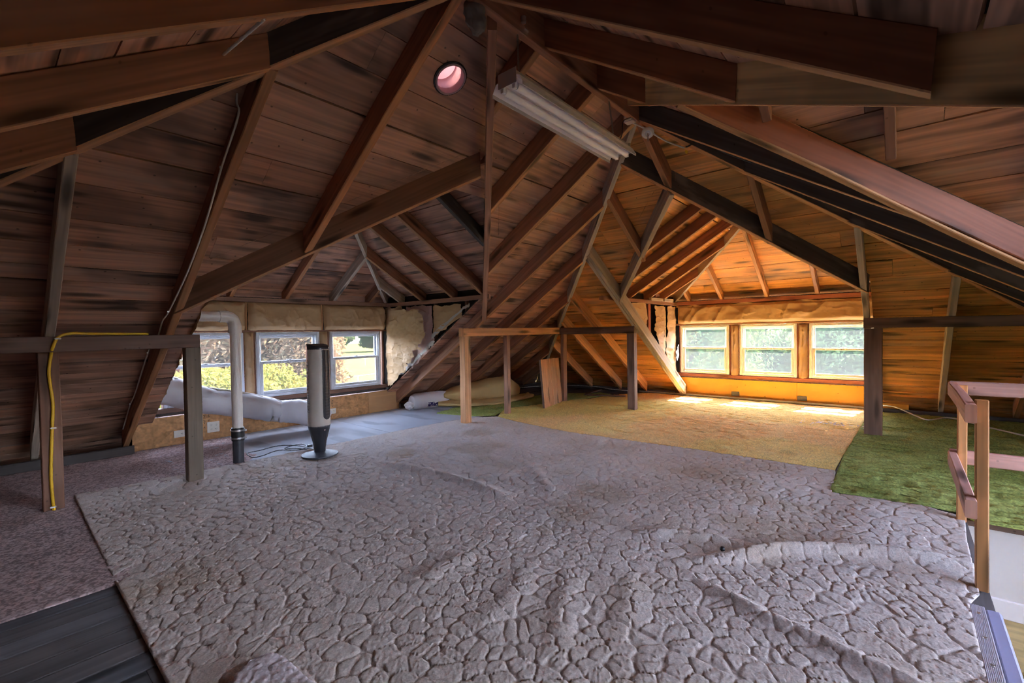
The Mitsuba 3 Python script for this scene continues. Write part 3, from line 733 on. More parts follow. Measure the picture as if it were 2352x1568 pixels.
# ---------------------------------------------------------------- carpets
def carpet(name, poly, xs, ys, hf, m, label, catname, base=.0, group=None):
    """A carpet as a height field over the plan polygon, its cut edges dropped to the floor."""
    X, Y = np.meshgrid(xs, ys, indexing='ij'); nx, ny = X.shape
    inside = shapely.contains_xy(poly, X.ravel(), Y.ravel()).reshape(X.shape)
    Z = base + hf(X, Y)
    V = np.stack([X, Y, Z], -1).reshape(-1, 3)
    i, j = np.meshgrid(np.arange(nx - 1), np.arange(ny - 1), indexing='ij'); q = i * ny + j
    ok = inside[:-1, :-1] & inside[1:, :-1] & inside[1:, 1:] & inside[:-1, 1:]
    q = q[ok]
    F = np.vstack([np.stack([q, q + ny, q + ny + 1], -1), np.stack([q, q + ny + 1, q + 1], -1)])
    e = np.vstack([F[:, [0, 1]], F[:, [1, 2]], F[:, [2, 0]]]); es = np.sort(e, 1)
    _, first, cnt = np.unique(es[:, 0].astype(np.int64) * len(V) + es[:, 1], return_index=True, return_counts=True)
    be = e[first[cnt == 1]]
    # pull the border onto the outline so that the edge is not stepped
    bv = np.unique(be); ring = poly.exterior
    for w in bv:
        p = ring.interpolate(ring.project(shapely.Point(V[w, 0], V[w, 1])))
        if math.hypot(p.x - V[w, 0], p.y - V[w, 1]) < .03: V[w, :2] = p.x, p.y
    low = V[bv].copy(); low[:, 2] = base - .004; mp = dict(zip(bv.tolist(), range(len(V), len(V) + len(bv))))
    V = np.vstack([V, low]); sk = []
    for a, b in be: sk += [(b, a, mp[a]), (b, mp[a], mp[b])]
    F = np.vstack([F, np.array(sk)])
    used = np.unique(F); re = -np.ones(len(V), int); re[used] = np.arange(len(used))
    return put(name, (V[used], re[F]), m, smooth=True, label=label, cat=catname, group=group)


def seg_field(X, Y, pts, amp, sig, skew=.0):
    """A ridge of height amp along a polyline; both arrays of plan coordinates."""
    best = np.full(X.shape, 9.0); along = np.zeros(X.shape); tot = sum(math.dist(a, b) for a, b in zip(pts, pts[1:])); s0 = 0
    for (x0, y0), (x1, y1) in zip(pts, pts[1:]):
        L = math.dist((x0, y0), (x1, y1)); t = np.clip(((X - x0) * (x1 - x0) + (Y - y0) * (y1 - y0)) / L ** 2, 0, 1)
        d = np.hypot(X - x0 - t * (x1 - x0), Y - y0 - t * (y1 - y0)); c = d < best
        best = np.where(c, d, best); along = np.where(c, (s0 + t * L) / tot, along); s0 += L
    return amp * np.exp(-(best / sig) ** 2) * np.clip(3.5 * along, .15, 1) * np.clip(5 * (1.0 - along) + .5, 0, 1)


rg = np.random.default_rng(12)
cp = rg.uniform([0, -.6], [4.6, 4.8], (int(4.6 * 5.4 / .0052), 2))
tr = cKDTree(cp)
for _ in range(5):   # a little relaxation so that the cobbles are of a size
    d, ii = tr.query(cp, k=7); cp = cp + .22 * (cp[:, None] - cp[ii[:, 1:4]]).mean(1) * (.06 / np.maximum(d[:, 1:4].mean(1), .02))[:, None] * .6; tr = cKDTree(cp)


def cobble(X, Y):
    p = np.stack([X, Y], -1)
    q = p + .022 * (np.stack([N2(X, Y, 11, 1, 2), N2(X, Y, 11, 2, 2)], -1) - .5) * 2
    d, _ = tr.query(q.reshape(-1, 2) * [1, 1], k=5); sm = .0075
    g = (-sm * np.log(np.exp(-(d[:, 1:] - d[:, :1]) / sm).sum(1)) + .003).clip(0).reshape(X.shape)
    far = np.hypot(X, Y)
    w = np.clip((g - .0012) / .0062, 0, 1); h = .0056 * w * w * (3 - 2 * w) + .0016 * (1 - np.exp(-g / .012))
    h += .0032 * (meshkit.noise(np.stack([X * 150, Y * 150, 0 * X], -1), 4) - .5) * (far < 3.4)
    for pts, amp, sig in (([(2.10, .80), (2.30, .62), (2.535, .45), (2.665, .282), (2.757, .119), (2.84, -.084), (2.86, -.24)], .045, .045), ([(2.25, 1.12), (2.38, .93), (2.445, .743), (2.46, .66)], .030, .04),
                          ([(2.05, .72), (1.975, .601), (1.908, .408), (1.87, .224), (1.836, .10), (1.80, -.1)], .026, .035), ([(2.2, 3.45), (2.294, 2.77), (2.289, 2.29), (2.243, 2.0)], .026, .05),
                          ([(2.97, 2.38), (2.65, 1.98), (2.51, 1.79)], .011, .05), ([(1.72, 1.33), (1.55, 1.28), (1.36, 1.22), (1.2, 1.2)], .008, .055), ([(1.78, 1.19), (1.6, 1.08), (1.387, .966), (1.25, .9)], .009, .055),
                          ([(1.909, .963), (1.78, .88), (1.648, .814), (1.5, .78)], .008, .055), ([(1.6, 1.6), (1.45, 1.62), (1.25, 1.62)], .014, .06)):
        h = h + seg_field(X, Y, pts, amp, sig)
    return h + .006 * (N2(X, Y, 2.2, 9, 2) - .5)


def graded(a, b, f):
    out = [a]
    while out[-1] < b: out.append(out[-1] + f(out[-1]))
    return np.array(out)


GREY = Polygon([(.413, 4.40), (.395, 3.7), (.375, 2.66), (.363, 1.79), (.36, .1), (.5, -.196), (2.5, -.196), (2.62, -.235), (3.25, -.245), (3.56, -.262), (3.63, -.23), (3.70, -.09), (3.64, .36), (4.21, .39), (4.215, 1.42), (4.14, 2.79), (4.24, 3.6), (4.36, 4.01), (4.11, 4.25), (3.2, 4.325), (2.0, 4.335), (1.44, 4.34), (1.0, 4.36)])
carpet('carpet', GREY, graded(.33, 4.4, lambda t: .0052 + .0005 * t ** 1.5), graded(-.28, 4.42, lambda t: .0052 + .0006 * max(t, 0) ** 1.5), cobble, 'm_grey', 'large loose grey carpet with a cobblestone relief and wrinkles', 'carpet', base=.006)


def pile(amp, f, seed, rows=0.0, rdir=0):
    def h(X, Y):
        n = meshkit.noise(np.stack([X * f, Y * f, 0 * X], -1), seed) * amp + amp * .8 * N2(X, Y, f * .3, seed + 1, 2)
        if rows: n = n - rows * np.clip(N2(X * (4 if rdir else 1), Y * (1 if rdir else 4), 9, seed + 2, 2) - .52, 0, 1) * 6
        return n
    return h


GOLD = Polygon([(4.22, .40), (4.215, 1.42), (4.15, 2.79), (4.25, 3.6), (4.37, 4.0), (4.7, 4.22), (5.0, 4.30), (5.55, 4.12), (5.95, 4.05), (6.4, 3.86), (7.0, 3.72), (7.54, 3.45), (7.54, .30), (6.75, .345), (4.72, .39)])
carpet('carpet', GOLD, np.arange(4.1, 7.6, .017), np.arange(.25, 4.35, .017), pile(.009, 48, 21, .005, 1), 'm_gold', 'golden yellow shag carpet in front of the right windows', 'carpet', base=.006)
GREEN = Polygon([(3.67, .372), (4.72, .385), (6.75, .34), (7.46, .30), (7.42, -1.9), (3.60, -1.9), (3.585, -.30), (3.70, -.235), (3.715, -.09)])
carpet('carpet', GREEN, np.arange(3.5, 7.5, .015), np.arange(-1.95, .45, .015), pile(.013, 42, 31, .016, 1), 'm_green', 'moss green shag carpet behind the stair rail', 'carpet', base=.008)
G2 = Polygon([(4.05, 4.85), (4.2, 4.28), (4.4, 4.08), (5.0, 4.34), (5.55, 4.16), (6.2, 3.98), (7.0, 3.76), (7.1, 4.05), (6.6, 4.6), (5.6, 5.0), (4.7, 5.02)])
carpet('carpet', G2, np.arange(4.0, 7.2, .02), np.arange(3.7, 5.1, .02), pile(.011, 42, 41, .008, 1), 'm_green', 'dark green shag carpet under the tan foam roll', 'carpet', base=.008)
MAUVE = Polygon([(-2.3, 2.655), (.30, 2.665), (.42, 2.67), (.50, 3.0), (.5, 4.2), (1.44, 4.25), (1.66, 4.55), (1.60, 4.75), (1.785, 5.55), (1.70, 5.63), (.95, 5.63), (.93, 5.52), (-2.3, 5.52)])
carpet('carpet', MAUVE, np.arange(-1.6, 1.85, .016), np.arange(2.6, 5.66, .016), pile(.004, 55, 51), 'm_mauve', 'speckled mauve carpet at the left, under the yellow cable post', 'carpet', base=.004)
RUG = Polygon([(.40, 1.1), (.46, 1.50), (.50, 1.60), (.56, 1.625), (.61, 1.62), (.635, 1.56), (.64, 1.4), (.66, 1.1)])
carpet('rug', RUG, np.arange(.38, .7, .008), np.arange(1.05, 1.66, .008), pile(.006, 90, 61), 'm_rug', 'corner of a pale mauve rug lying on the grey carpet', 'rug', base=.034)

# ---------------------------------------------------------------- post and rail frames
k = thing('post_and_rail', 'dark post and rail frame carrying the yellow cable, left', 'railing')
timber('rail', k, (-2.0, 4.105, 1.022), (1.10, 4.105, 1.022), w=.09, d=.098, pal=PAL['dark'])
timber('post', k, (.294, 4.145, 0), (.294, 4.145, 1.022), w=.098, d=.09, pal=PAL['brown'], up=(0, 1, 0))
timber('post', k, (1.063, 4.09, 0), (1.063, 4.09, 1.022), w=.098, d=.09, pal=PAL['weather'], up=(0, 1, 0), label='weathered post with strong grain')
timber('post', k, (-1.2, 4.12, 0), (-1.2, 4.12, 1.022), w=.098, d=.09, pal=PAL['post'], up=(0, 1, 0))
k = thing('post_and_rail', 'orange brown post and rail frame turning the corner, centre', 'railing')
timber('rail', k, (3.78, 4.04, 1.06), (5.955, 4.04, 1.06), w=.085, d=.098, pal=PAL['orange'])
timber('rail', k, (5.835, 4.00, 1.058), (5.835, 2.775, 1.058), w=.09, d=.098, pal=PAL['dark'], label='dark rail')
timber('post', k, (3.838, 3.99, 0), (3.838, 3.99, 1.06), w=.098, d=.095, pal=PAL['orange'], up=(0, 1, 0))
timber('post', k, (4.615, 4.01, 0), (4.615, 4.01, 1.06), w=.062, d=.07, pal=PAL['post'], up=(0, 1, 0))
timber('post', k, (5.955, 4.01, 0), (5.955, 4.01, 1.06), w=.09, d=.06, pal=PAL['post'], up=(0, 1, 0))
timber('post', k, (5.80, 2.835, 0), (5.80, 2.835, 1.058), w=.105, d=.095, pal=PAL['dark'], up=(1, 0, 0))
k = thing('post_and_rail', 'dark post and rail frame in front of the third right window', 'railing')
timber('rail', k, (5.785, .305, 1.083), (5.785, -2.0, 1.083), w=.09, d=.098, pal=PAL['dark'])
timber('post', k, (5.80, .231, 0), (5.80, .231, 1.083), w=.145, d=.09, pal=PAL['dark'], up=(1, 0, 0))
k = thing('stair_rail', 'light wooden guard rail of thin posts at the stair opening', 'railing')
for x, z in ((2.68, .79), (3.565, .765)): timber('post', k, (x, -.227, .004), (x, -.227, z), w=.040, d=.040, pal=PAL['orange'], up=(0, -1, 0))
timber('post', k, (3.59, -1.30, 0), (3.59, -1.30, .79), w=.045, d=.04, pal=PAL['pink'], up=(0, -1, 0))
timber('rail', k, (2.615, -.208, .702), (3.585, -.208, .702), w=.036, d=.075, pal=PAL['pink'])
timber('rail', k, (2.615, -.208, .31), (3.585, -.208, .31), w=.036, d=.075, pal=PAL['pink'])
timber('rail', k, (3.605, -.20, .705), (3.605, -1.34, .705), w=.036, d=.075, pal=PAL['pink'], label='pinkish rail with hammer marks')
timber('rail', k, (3.605, -.20, .315), (3.605, -1.34, .315), w=.036, d=.075, pal=PAL['pink'])

# ---------------------------------------------------------------- things in the attic
# tower fan
k = thing('tower_fan', 'tall beige and black tower fan standing on the grey carpet edge', 'fan')
FX, FY, FZ = 1.985, 4.0, .02
face = math.atan2(-.95, .30)


def arc_patch(r, a0, a1, z0, z1, n=14, rows=2, th=.003, rz=None):
    """A curved plate on a cylinder, angles about the way the fan faces; rz rounds off its lower end."""
    V, F = [], []
    zz = np.linspace(z0, z1, rows + 1)
    for i in range(n + 1):
        a = face + a0 + (a1 - a0) * i / n
        cut = 0
        if rz: t = 2 * i / n - 1; cut = rz * (1 - math.sqrt(max(0, 1 - t * t)))
        for z in zz:
            zc = max(z, z0 + cut)
            V.append((FX + r * math.cos(a), FY + r * math.sin(a), FZ + zc))
    V = np.array(V); q = rows + 1
    for i in range(n):
        for j in range(rows):
            p = i * q + j; F += [(p, p + q, p + q + 1), (p, p + q + 1, p + 1)]
    F = np.array(F); c = np.array([FX, FY, 0]); d = V - c; d[:, 2] = 0; d /= np.linalg.norm(d, axis=1, keepdims=True)
    m = trimesh.Trimesh(V, F, process=False); V2 = V - d * th; o = len(V)
    F2 = F[:, ::-1] + o; e = m.edges[trimesh.grouping.group_rows(m.edges_sorted, require_count=1)]
    sk = np.vstack([[(b, a, a + o), (b, a + o, b + o)] for a, b in e])
    return trimesh.Trimesh(np.vstack([V, V2]), np.vstack([F, F2, sk]), process=False)


P0 = (FX, FY, FZ)
put('base', lathe([(0, 0), (.150, 0), (.156, .006), (.154, .014), (.10, .026), (.06, .034), (0, .036)], P0, n=48), 'm_fangrey', k, smooth=30)
put('pedestal', lathe([(.046, .030), (.050, .06), (.060, .13), (.078, .20), (.090, .245), (.094, .268), (.0, .268)], P0), 'm_fandark', k, smooth=30)
put('body', lathe([(.0, .268), (.094, .269), (.0955, .275), (.0955, .945), (.093, .958), (.0, .958)], P0, n=48), 'm_fanbody', k, smooth=30)
cap = lathe([(.0, .955), (.0965, .955), (.0965, .992), (.090, 1.004), (.0, 1.006)], P0, n=48)
cv = np.array(cap.vertices); hi = cv[:, 2] > FZ + .98
dirc = (cv[:, 0] - FX) * math.cos(face) + (cv[:, 1] - FY) * math.sin(face)
cv[hi, 2] -= .22 * np.clip(dirc[hi] + .02, 0, 1); cap = trimesh.Trimesh(cv, cap.faces, process=False)
put('cap', cap, 'm_fandark', k, smooth=30)
put('front_trim', arc_patch(.0985, -.50, .50, .315, .955, rz=.05, n=20, rows=20), 'm_fanbody', k)
put('front_panel', arc_patch(.1000, -.42, .42, .33, .95, rz=.045, n=20, rows=20), 'm_fandark', k, label='glossy black front panel')
put('front_grille', cat([arc_patch(.1012, -.20, .36, .36 + .026 * i, .363 + .026 * i, n=8, rows=1, th=.001) for i in range(19)]), 'm_fangrey', k, kind='stuff')
vents = [arc_patch(.0965, -1.72 - .085 * j, -1.76 - .085 * j, .40 + .0125 * i, .4065 + .0125 * i, n=1, rows=1, th=.001) for j in range(5) for i in range(37)]
put('vent_holes', cat(vents), 'm_black', k, kind='stuff', label='columns of small dark vent holes')
put('seam', lathe([(.0952, .2705), (.0968, .2715), (.0968, .2745), (.0952, .2755)], P0, n=48), 'm_fangrey', k)
put('emblem', arc_patch(.0948, -.35, -.20, .235, .243, n=4, rows=1, th=.002), 'm_steel', k)
cord = [(2.03, 4.10), (1.995, 4.42), (1.86, 4.56), (1.71, 4.59), (1.59, 4.55), (1.545, 4.46), (1.56, 4.37), (1.63, 4.335), (1.78, 4.38), (1.94, 4.30), (2.03, 4.35), (2.015, 4.46), (1.91, 4.50), (1.86, 4.42), (1.91, 4.33), (1.99, 4.28), (2.05, 4.33)]
put('cord', tube([(x, y, .030 + .008 * (i % 3)) for i, (x, y) in enumerate(cord)], .0042, 6, 5), 'm_cableblack', k, smooth=True, label='black power cord lying in loops')
put('plug', cbox(2.03, 2.07, 4.31, 4.345, .03, .055), 'm_cableblack', k)

# plumbing vent pipe
k = thing('vent_pipe', 'white plastic vent pipe with elbow rising from a black stub by the left windows', 'pipe')
put('stub', lathe([(0, 0), (.043, 0), (.043, .22), (0, .22)], (1.455, 4.40, 0)), 'm_abs', k, smooth=30, label='black plastic stub')
put('coupling', lathe([(0, .20), (.050, .20), (.051, .21), (.051, .30), (.050, .31), (0, .31)], (1.455, 4.40, 0)), 'm_black', k, smooth=30, label='black rubber coupling')
for z in (.222, .288):
    c = put('clamp', lathe([(.0515, z - .007), (.0545, z - .007), (.0545, z + .007), (.0515, z + .007), (.0515, z - .007)], (1.455, 4.40, 0)), 'm_steel', k, smooth=30, label='steel hose clamp')
    put('screw', cbox(1.485, 1.507, 4.34, 4.352, z - .008, z + .008), 'm_steel', c)
put('pipe', lathe([(0, .30), (.0415, .30), (.0415, 1.19), (0, 1.19)], (1.455, 4.40, 0)), 'm_pvc', k, smooth=30)
put('elbow', tube([(1.455, 4.40, 1.13), (1.455, 4.40, 1.18), (1.450, 4.40, 1.215), (1.435, 4.40, 1.248), (1.405, 4.40, 1.268), (1.37, 4.40, 1.272), (1.335, 4.40, 1.272)], .050, 24, 4), 'm_pvc', k, smooth=40)
put('pipe', lathe([(0, 0), (.0415, 0), (.0415, .38), (0, .38)], (1.36, 4.40, 1.272), (-1, 0, 0)), 'm_pvc', k, smooth=30)

# insulated duct
k = thing('flexible_duct', 'insulated flexible duct in silvery grey wrap sagging along the left window wall', 'duct')
dp = [(1.02, 5.48, .64), (1.25, 5.46, .565), (1.5, 5.44, .455), (1.85, 5.40, .365), (2.12, 5.36, .275), (2.25, 5.33, .235)]
tb = tube(dp, [.135, .13, .125, .125, .118, .105], 28, 14)


def wrinkle(tb, amp, f, seed):
    v = np.array(tb.vertices); n = np.array(tb.vertex_normals)
    w = 1 - np.abs(2 * meshkit.fbm(v * [f, f, f * .45], 3, seed) - 1) * 2
    tb.vertices = v + n * (amp * w)[:, None]; return tb


put('hose', wrinkle(tb, .013, 8, 3), 'm_duct', k, smooth=True)
put('hose', wrinkle(tube([(2.2, 5.34, .25), (2.36, 5.27, .235), (2.5, 5.2, .18), (2.62, 5.1, .115)], [.11, .125, .125, .108], 28, 14), .015, 9, 5), 'm_duct', k, smooth=True)
put('tape', wrinkle(tube([(2.12, 5.36, .272), (2.17, 5.35, .258), (2.22, 5.34, .248)], [.121, .112, .114], 28, 10), .008, 18, 7), 'm_tape', k, smooth=True, label='crumpled silver tape at the joint')
put('seam', wrinkle(tube([(x, y - .03, z + q) for (x, y, z), q in zip(dp, (.132, .127, .122, .122, .115, .10))], .012, 8, 16), .008, 26, 9), 'm_tape', k, smooth=True, label='gathered seam')

# hanging fluorescent fixture
k = thing('fluorescent_fixture', 'unlit white two tube shop light hanging on chains below the ridge', 'light fixture')
LX0, LX1, LY, LZ = 1.735, 2.955, 1.49, 2.315


def extrude_x(prof, x0, x1, close=True):
    p = np.array(prof); n = len(p)
    V = np.vstack([np.c_[np.full(n, x0), p], np.c_[np.full(n, x1), p]]); F = []
    for i in range(n if close else n - 1):
        j = (i + 1) % n; F += [(i, j, j + n), (i, j + n, i + n)]
    return np.array(V), np.array(F)


pr = [(-.098, -.012), (-.075, .030), (-.045, .040), (-.030, .018), (-.012, .010), (0, .028), (.012, .010), (.030, .018), (.045, .040), (.075, .030), (.098, -.012)]
prof = [(LY + a, LZ + b) for a, b in pr] + [(LY + a, LZ + b + .0025) for a, b in pr[::-1]]
put('reflector', extrude_x(prof, LX0, LX1), 'm_enamel', k, smooth=25)
put('housing', cbox(LX0, LX1, LY - .045, LY + .045, LZ + .040, LZ + .075, .006), 'm_enamelback', k)
put('flange', cat([cbox(LX0, LX1, LY + s * .099 - .003, LY + s * .099 + .003, LZ - .026, LZ - .008, .001) for s in (-1, 1)]), 'm_enamelback', k)
for x, s in ((LX0, 1), (LX1, -1)):
    put('end_plate', cbox(x - .002 * s, x + .001 * s, LY - .06, LY + .06, LZ + .0, LZ + .075, .0008), 'm_enamelback', k)
    for d in (-.038, .038): put('socket', cbox(x + .004 * s, x + .022 * s, LY + d - .012, LY + d + .012, LZ - .022, LZ + .03, .003), 'm_enamel', k)
for d in (-.038, .038): put('tube', lathe([(0, 0), (.0185, 0), (.019, .01), (.019, LX1 - LX0 - .06), (.0185, LX1 - LX0 - .05), (0, LX1 - LX0 - .05)], (LX0 + .025, LY + d, LZ - .004), (1, 0, 0), 20), 'm_enamel', k, smooth=30, label='white glass tube')


def chain(a, b, n, r=.0016, ln=.011):
    a, b = A(*a), A(*b); ms = []
    for i in range(n):
        c = a + (b - a) * (i + .5) / n; o = i % 2
        t = np.linspace(0, 2 * math.pi, 11)
        px_, pz_ = .0052 * np.cos(t), ln * np.sin(t)
        ms.append(tube([c + A(px_[j] * (1 - o), px_[j] * o, pz_[j]) for j in range(11)], r, 5, 1))
    return cat(ms)


put('chain', chain((LX0 + .13, LY + .03, LZ + .075), (LX0 + .16, LY + .06, 2.665), 22), 'm_chain', k)
put('chain', chain((LX1 - .12, LY, LZ + .075), (LX1 - .13, LY + .03, 2.66), 22), 'm_chain', k)
put('cord', tube([(LX1 - .05, LY, LZ + .075), (LX1 + .02, LY + .01, 2.48), (LX1 + .10, LY + .04, 2.60), (3.24, 1.56, 2.70)], .0035, 6, 6), 'm_cableblack', k, smooth=True)

k = thing('junction_box', 'small white plastic junction box at the far end of the ridge', 'junction box')
put('box', cbox(3.235, 3.30, 1.545, 1.62, 2.675, 2.735, .004), 'm_enamelback', k)
put('outlet_face', cbox(3.229, 3.236, 1.555, 1.61, 2.68, 2.73, .002), 'm_ceramic', k)
k = thing('lampholder', 'round white porcelain lampholder without bulb beside the junction box', 'lampholder')
LHc = A(3.40, 1.50, 2.622)
put('rim', lathe([(0, 0), (.044, 0), (.047, .008), (.043, .016), (.030, .022), (.024, .020), (0, .016)], LHc, unit((-.62, -.33, -.71)), 32), 'm_ceramic', k, smooth=30)
put('socket', lathe([(.012, .012), (.021, .024), (.022, .030), (.014, .030), (.012, .024)], LHc, unit((-.62, -.33, -.71)), 20), 'm_steel', k, smooth=30)
put('pull_chain', chain(LHc + A(-.02, -.01, -.02), LHc + A(-.02, -.01, -.075), 5), 'm_chain', k)
k = thing('glass_bulb', 'clear glass globe bulb at the top of the roof', 'light bulb')
put('globe', trimesh.creation.icosphere(subdivisions=3, radius=.034).apply_translation([1.93, 1.535, 2.712]), 'm_bulbglass', k, smooth=True)
put('base', lathe([(0, 0), (.013, 0), (.014, .03), (0, .03)], (1.93, 1.535, 2.74)), 'm_steel', k)
nest = trimesh.creation.icosphere(subdivisions=4, radius=1.0); nv = np.array(nest.vertices)
nv *= (1 + .5 * (meshkit.fbm(nv * 2.2, 4, 3)[:, None] - .5)); nv = nv * [.060, .045, .085]; nv[:, 0] += .012 * (nv[:, 2] < 0)
put('wasp_nest', trimesh.Trimesh(nv + [1.625, 1.60, 2.655], nest.faces, process=False), 'm_nest', smooth=True, label='ragged grey wasp nest hanging at the peak of the roof', cat='wasp nest')

# round roof vent with a pinkish plastic cap
k = thing('roof_vent', 'round pink translucent roof vent in the planks between two rafters', 'vent')
VC = A(1.845, 2.025, zL(2.025) + DV)
ring = [(.084, -.012), (.096, -.012), (.096, .05), (.0905, .12), (.0845, .12), (.084, -.012)]
put('collar', lathe(ring, VC, nL, 48), 'm_pinkcap', k, smooth=30)
put('cap', lathe([(0, .118), (.07, .112), (.110, .09), (.112, .094), (.07, .118), (0, .124), (0, .118)], VC + nL * .02, nL, 48), 'm_pinkcap', k, smooth=30)
put('gasket', lathe([(.088, -.010), (.104, -.006), (.104, .0), (.088, .0), (.088, -.010)], VC, nL, 48), 'm_black', k)

# cables
k = thing('yellow_cable', 'bright yellow cable stapled to the post and along the rail', 'cable')
yc = [(.292, 4.133, .006), (.285, 4.132, .23), (.298, 4.132, .54), (.305, 4.132, .69), (.292, 4.132, .88), (.304, 4.125, 1.0), (.306, 4.046, 1.045), (.335, 4.044, 1.115), (.40, 4.05, 1.138), (.49, 4.06, 1.134), (.70, 4.10, 1.131), (.80, 4.12, 1.130)]
put('cable', tube(yc, .0085, 8, 8), 'm_yellow', k, smooth=True)
for x, y, z in ((.289, 4.133, .03), (.302, 4.132, .535), (.33, 4.044, 1.105)): put('staple', cbox(x - .016, x + .016, y - .013, y + .006, z - .005, z + .005, .003), 'm_white', k)
k = thing('grey_cable', 'thin grey cable running down the side of a left rafter', 'cable')
gz = [(.86, 2.40, 2.43), (.87, 2.51, 2.27), (.872, 2.50, 2.19), (.873, 2.756, 2.00), (.872, 3.067, 1.73), (.873, 3.43, 1.50), (.873, 3.87, 1.28), (.871, 4.03, 1.22), (.873, 4.2, 1.10), (.873, 4.5, .985), (.871, 5.0, .62), (.873, 5.2, .52), (.873, 5.56, .25)]
put('cable', tube([(x - .004, y, z) for x, y, z in gz], .0055, 6, 6), 'm_cable', k, smooth=True)
for i in (3, 6, 9, 11): put('staple', cbox(gz[i][0] - .014, gz[i][0] - .002, gz[i][1] - .008, gz[i][1] + .008, gz[i][2] - .006, gz[i][2] + .006, .002), 'm_steel', k)
put('white_cable', tube([(.641, 1.60, 2.142), (.703, 2.168, 2.282)], .006, 6, 6), 'm_cable', smooth=True, label='short straight white cable between two near rafters at top left', cat='cable')
k = thing('black_cable', 'black and white cable looping along the black hip rafter above the stair rail', 'cable')
wz = [(3.30, 1.585, 2.69), (3.37, 1.505, 2.64), (3.47, 1.40, 2.555), (3.59, 1.29, 2.50)]
put('cable', tube(wz, .006, 6, 6), 'm_cable', k, smooth=True, label='white end of the cable')
wz2 = [(3.59, 1.29, 2.50), (3.61, 1.28, 2.505), (3.68, 1.205, 2.545), (3.82, 1.07, 2.46), (3.97, .92, 2.385), (4.12, .77, 2.30), (4.17, .72, 2.225), (4.30, .585, 2.17), (4.48, .405, 2.14), (4.69, .19, 2.0), (4.93, -.045, 1.91), (5.23, -.345, 1.75), (5.44, -.55, 1.65), (5.65, -.765, 1.47)]
put('cable', tube([(x - .02, y - .02, z) for x, y, z in wz2], .0065, 6, 6), 'm_cableblack', k, smooth=True)
put('wire_nut', cat([lathe([(0, 0), (.006, .002), (.009, .02), (0, .022)], (3.585 + d, 1.275, 2.455), (0, 0, 1), 10) for d in (0, .015)]), 'm_yellow', k)
put('white_cable', tube([(8.0, .35, .02), (7.5, .22, .09), (7.40, .07, .09), (7.2, -.12, .03), (7.0, -.22, .03), (7.25, -.40, .035), (6.9, -.63, .03), (6.62, -.76, .04), (6.4, -.9, .04)], .008, 6, 8), 'm_cable', smooth=True, label='white cable lying loosely at the edge of the moss green carpet', cat='cable')
put('white_cable', tube([(5.9, 5.55, .05), (6.6, 5.3, .08), (7.1, 5.15, .06), (7.3, 4.9, .07), (7.35, 4.3, .08), (7.3, 3.9, .06), (7.38, 3.5, .05)], .006, 6, 8), 'm_cable', smooth=True, label='white cable trailing along the dark far eave', cat='cable')

# bagged roll, foam pad, leaning board, loose bits
k = thing('bagged_roll', 'white rolled batting in a clear plastic bag lying on the hardboard', 'bag')
bt = tube([(4.06, 5.40, .112), (4.12, 5.395, .114), (4.3, 5.37, .115), (4.5, 5.34, .114), (4.62, 5.325, .110), (4.655, 5.32, .108)], [.085, .112, .116, .115, .112, .07], 32, 8)
put('roll', wrinkle(bt, .005, 9, 11), 'm_bag', k, smooth=True)
tl = trimesh.creation.icosphere(subdivisions=3, radius=1.0); tv = np.array(tl.vertices); tv = tv * (1 + .8 * (meshkit.fbm(tv * 3, 3, 8)[:, None] - .5)) * [.07, .05, .055]
put('bag_tail', trimesh.Trimesh(tv + [4.00, 5.38, .075], tl.faces, process=False), 'm_bag', k, smooth=True, label='crumpled tied end of the bag')
ax = unit((.6, -.075, 0)); ay = unit(np.cross((0, 0, 1), ax)); pa, pf = [], []
for i in range(13):
    for j in range(5):
        a = math.radians(-42 + 8.5 * j); c = A(4.26, 5.376, .114) + ax * (.36 * i / 12); c[2] = .114
        pa.append(c - ay * .1225 * math.cos(a) + A(0, 0, .1225 * math.sin(a)))
for i in range(12):
    for j in range(4): q = i * 5 + j; pf += [(q, q + 5, q + 6), (q, q + 6, q + 1)]
put('label_band', (np.array(pa), np.array(pf)), 'm_navy', k, label='dark purple printed band')
dots = []
for i in range(16):
    j = 1 if i % 2 else 3; q = np.array(pa)[int(i * 12 / 16) * 5 + j]; dots.append(bx(*(q[0] - .009, q[0] + .009), *(q[1] - .004, q[1] - .002), *(q[2] - .007, q[2] + .007)))
put('band_pattern', cat(dots), 'm_bag', k, kind='stuff')
k = thing('foam_pad', 'tan carpet foam pad rolled and folded over behind the centre post', 'foam pad')


def loft(c, ry, rz, n=24):
    """Rings of an ellipse (half width across, half height) along points c."""
    c = np.array(c, float); V, F = [], []
    t = np.gradient(c, axis=0)
    for i in range(len(c)):
        d = unit(A(t[i][0], t[i][1], 0)); s = A(-d[1], d[0], 0)
        for j in range(n):
            a = 2 * math.pi * j / n; e = .75
            V.append(c[i] + s * ry[i] * math.copysign(abs(math.cos(a)) ** e, math.cos(a)) + A(0, 0, rz[i] * math.copysign(abs(math.sin(a)) ** e, math.sin(a))))
    m = len(c)
    for i in range(m - 1):
        for j in range(n):
            p, q = i * n + j, i * n + (j + 1) % n; F += [(p, q, q + n), (p, q + n, p + n)]
    V += [c[0], c[-1]]
    for j in range(n): F += [(m * n, (j + 1) % n, j), (m * n + 1, (m - 1) * n + j, (m - 1) * n + (j + 1) % n)]
    F = np.array(F); ms = trimesh.Trimesh(np.array(V), F, process=False)
    if ms.volume < 0: ms.invert()
    return ms


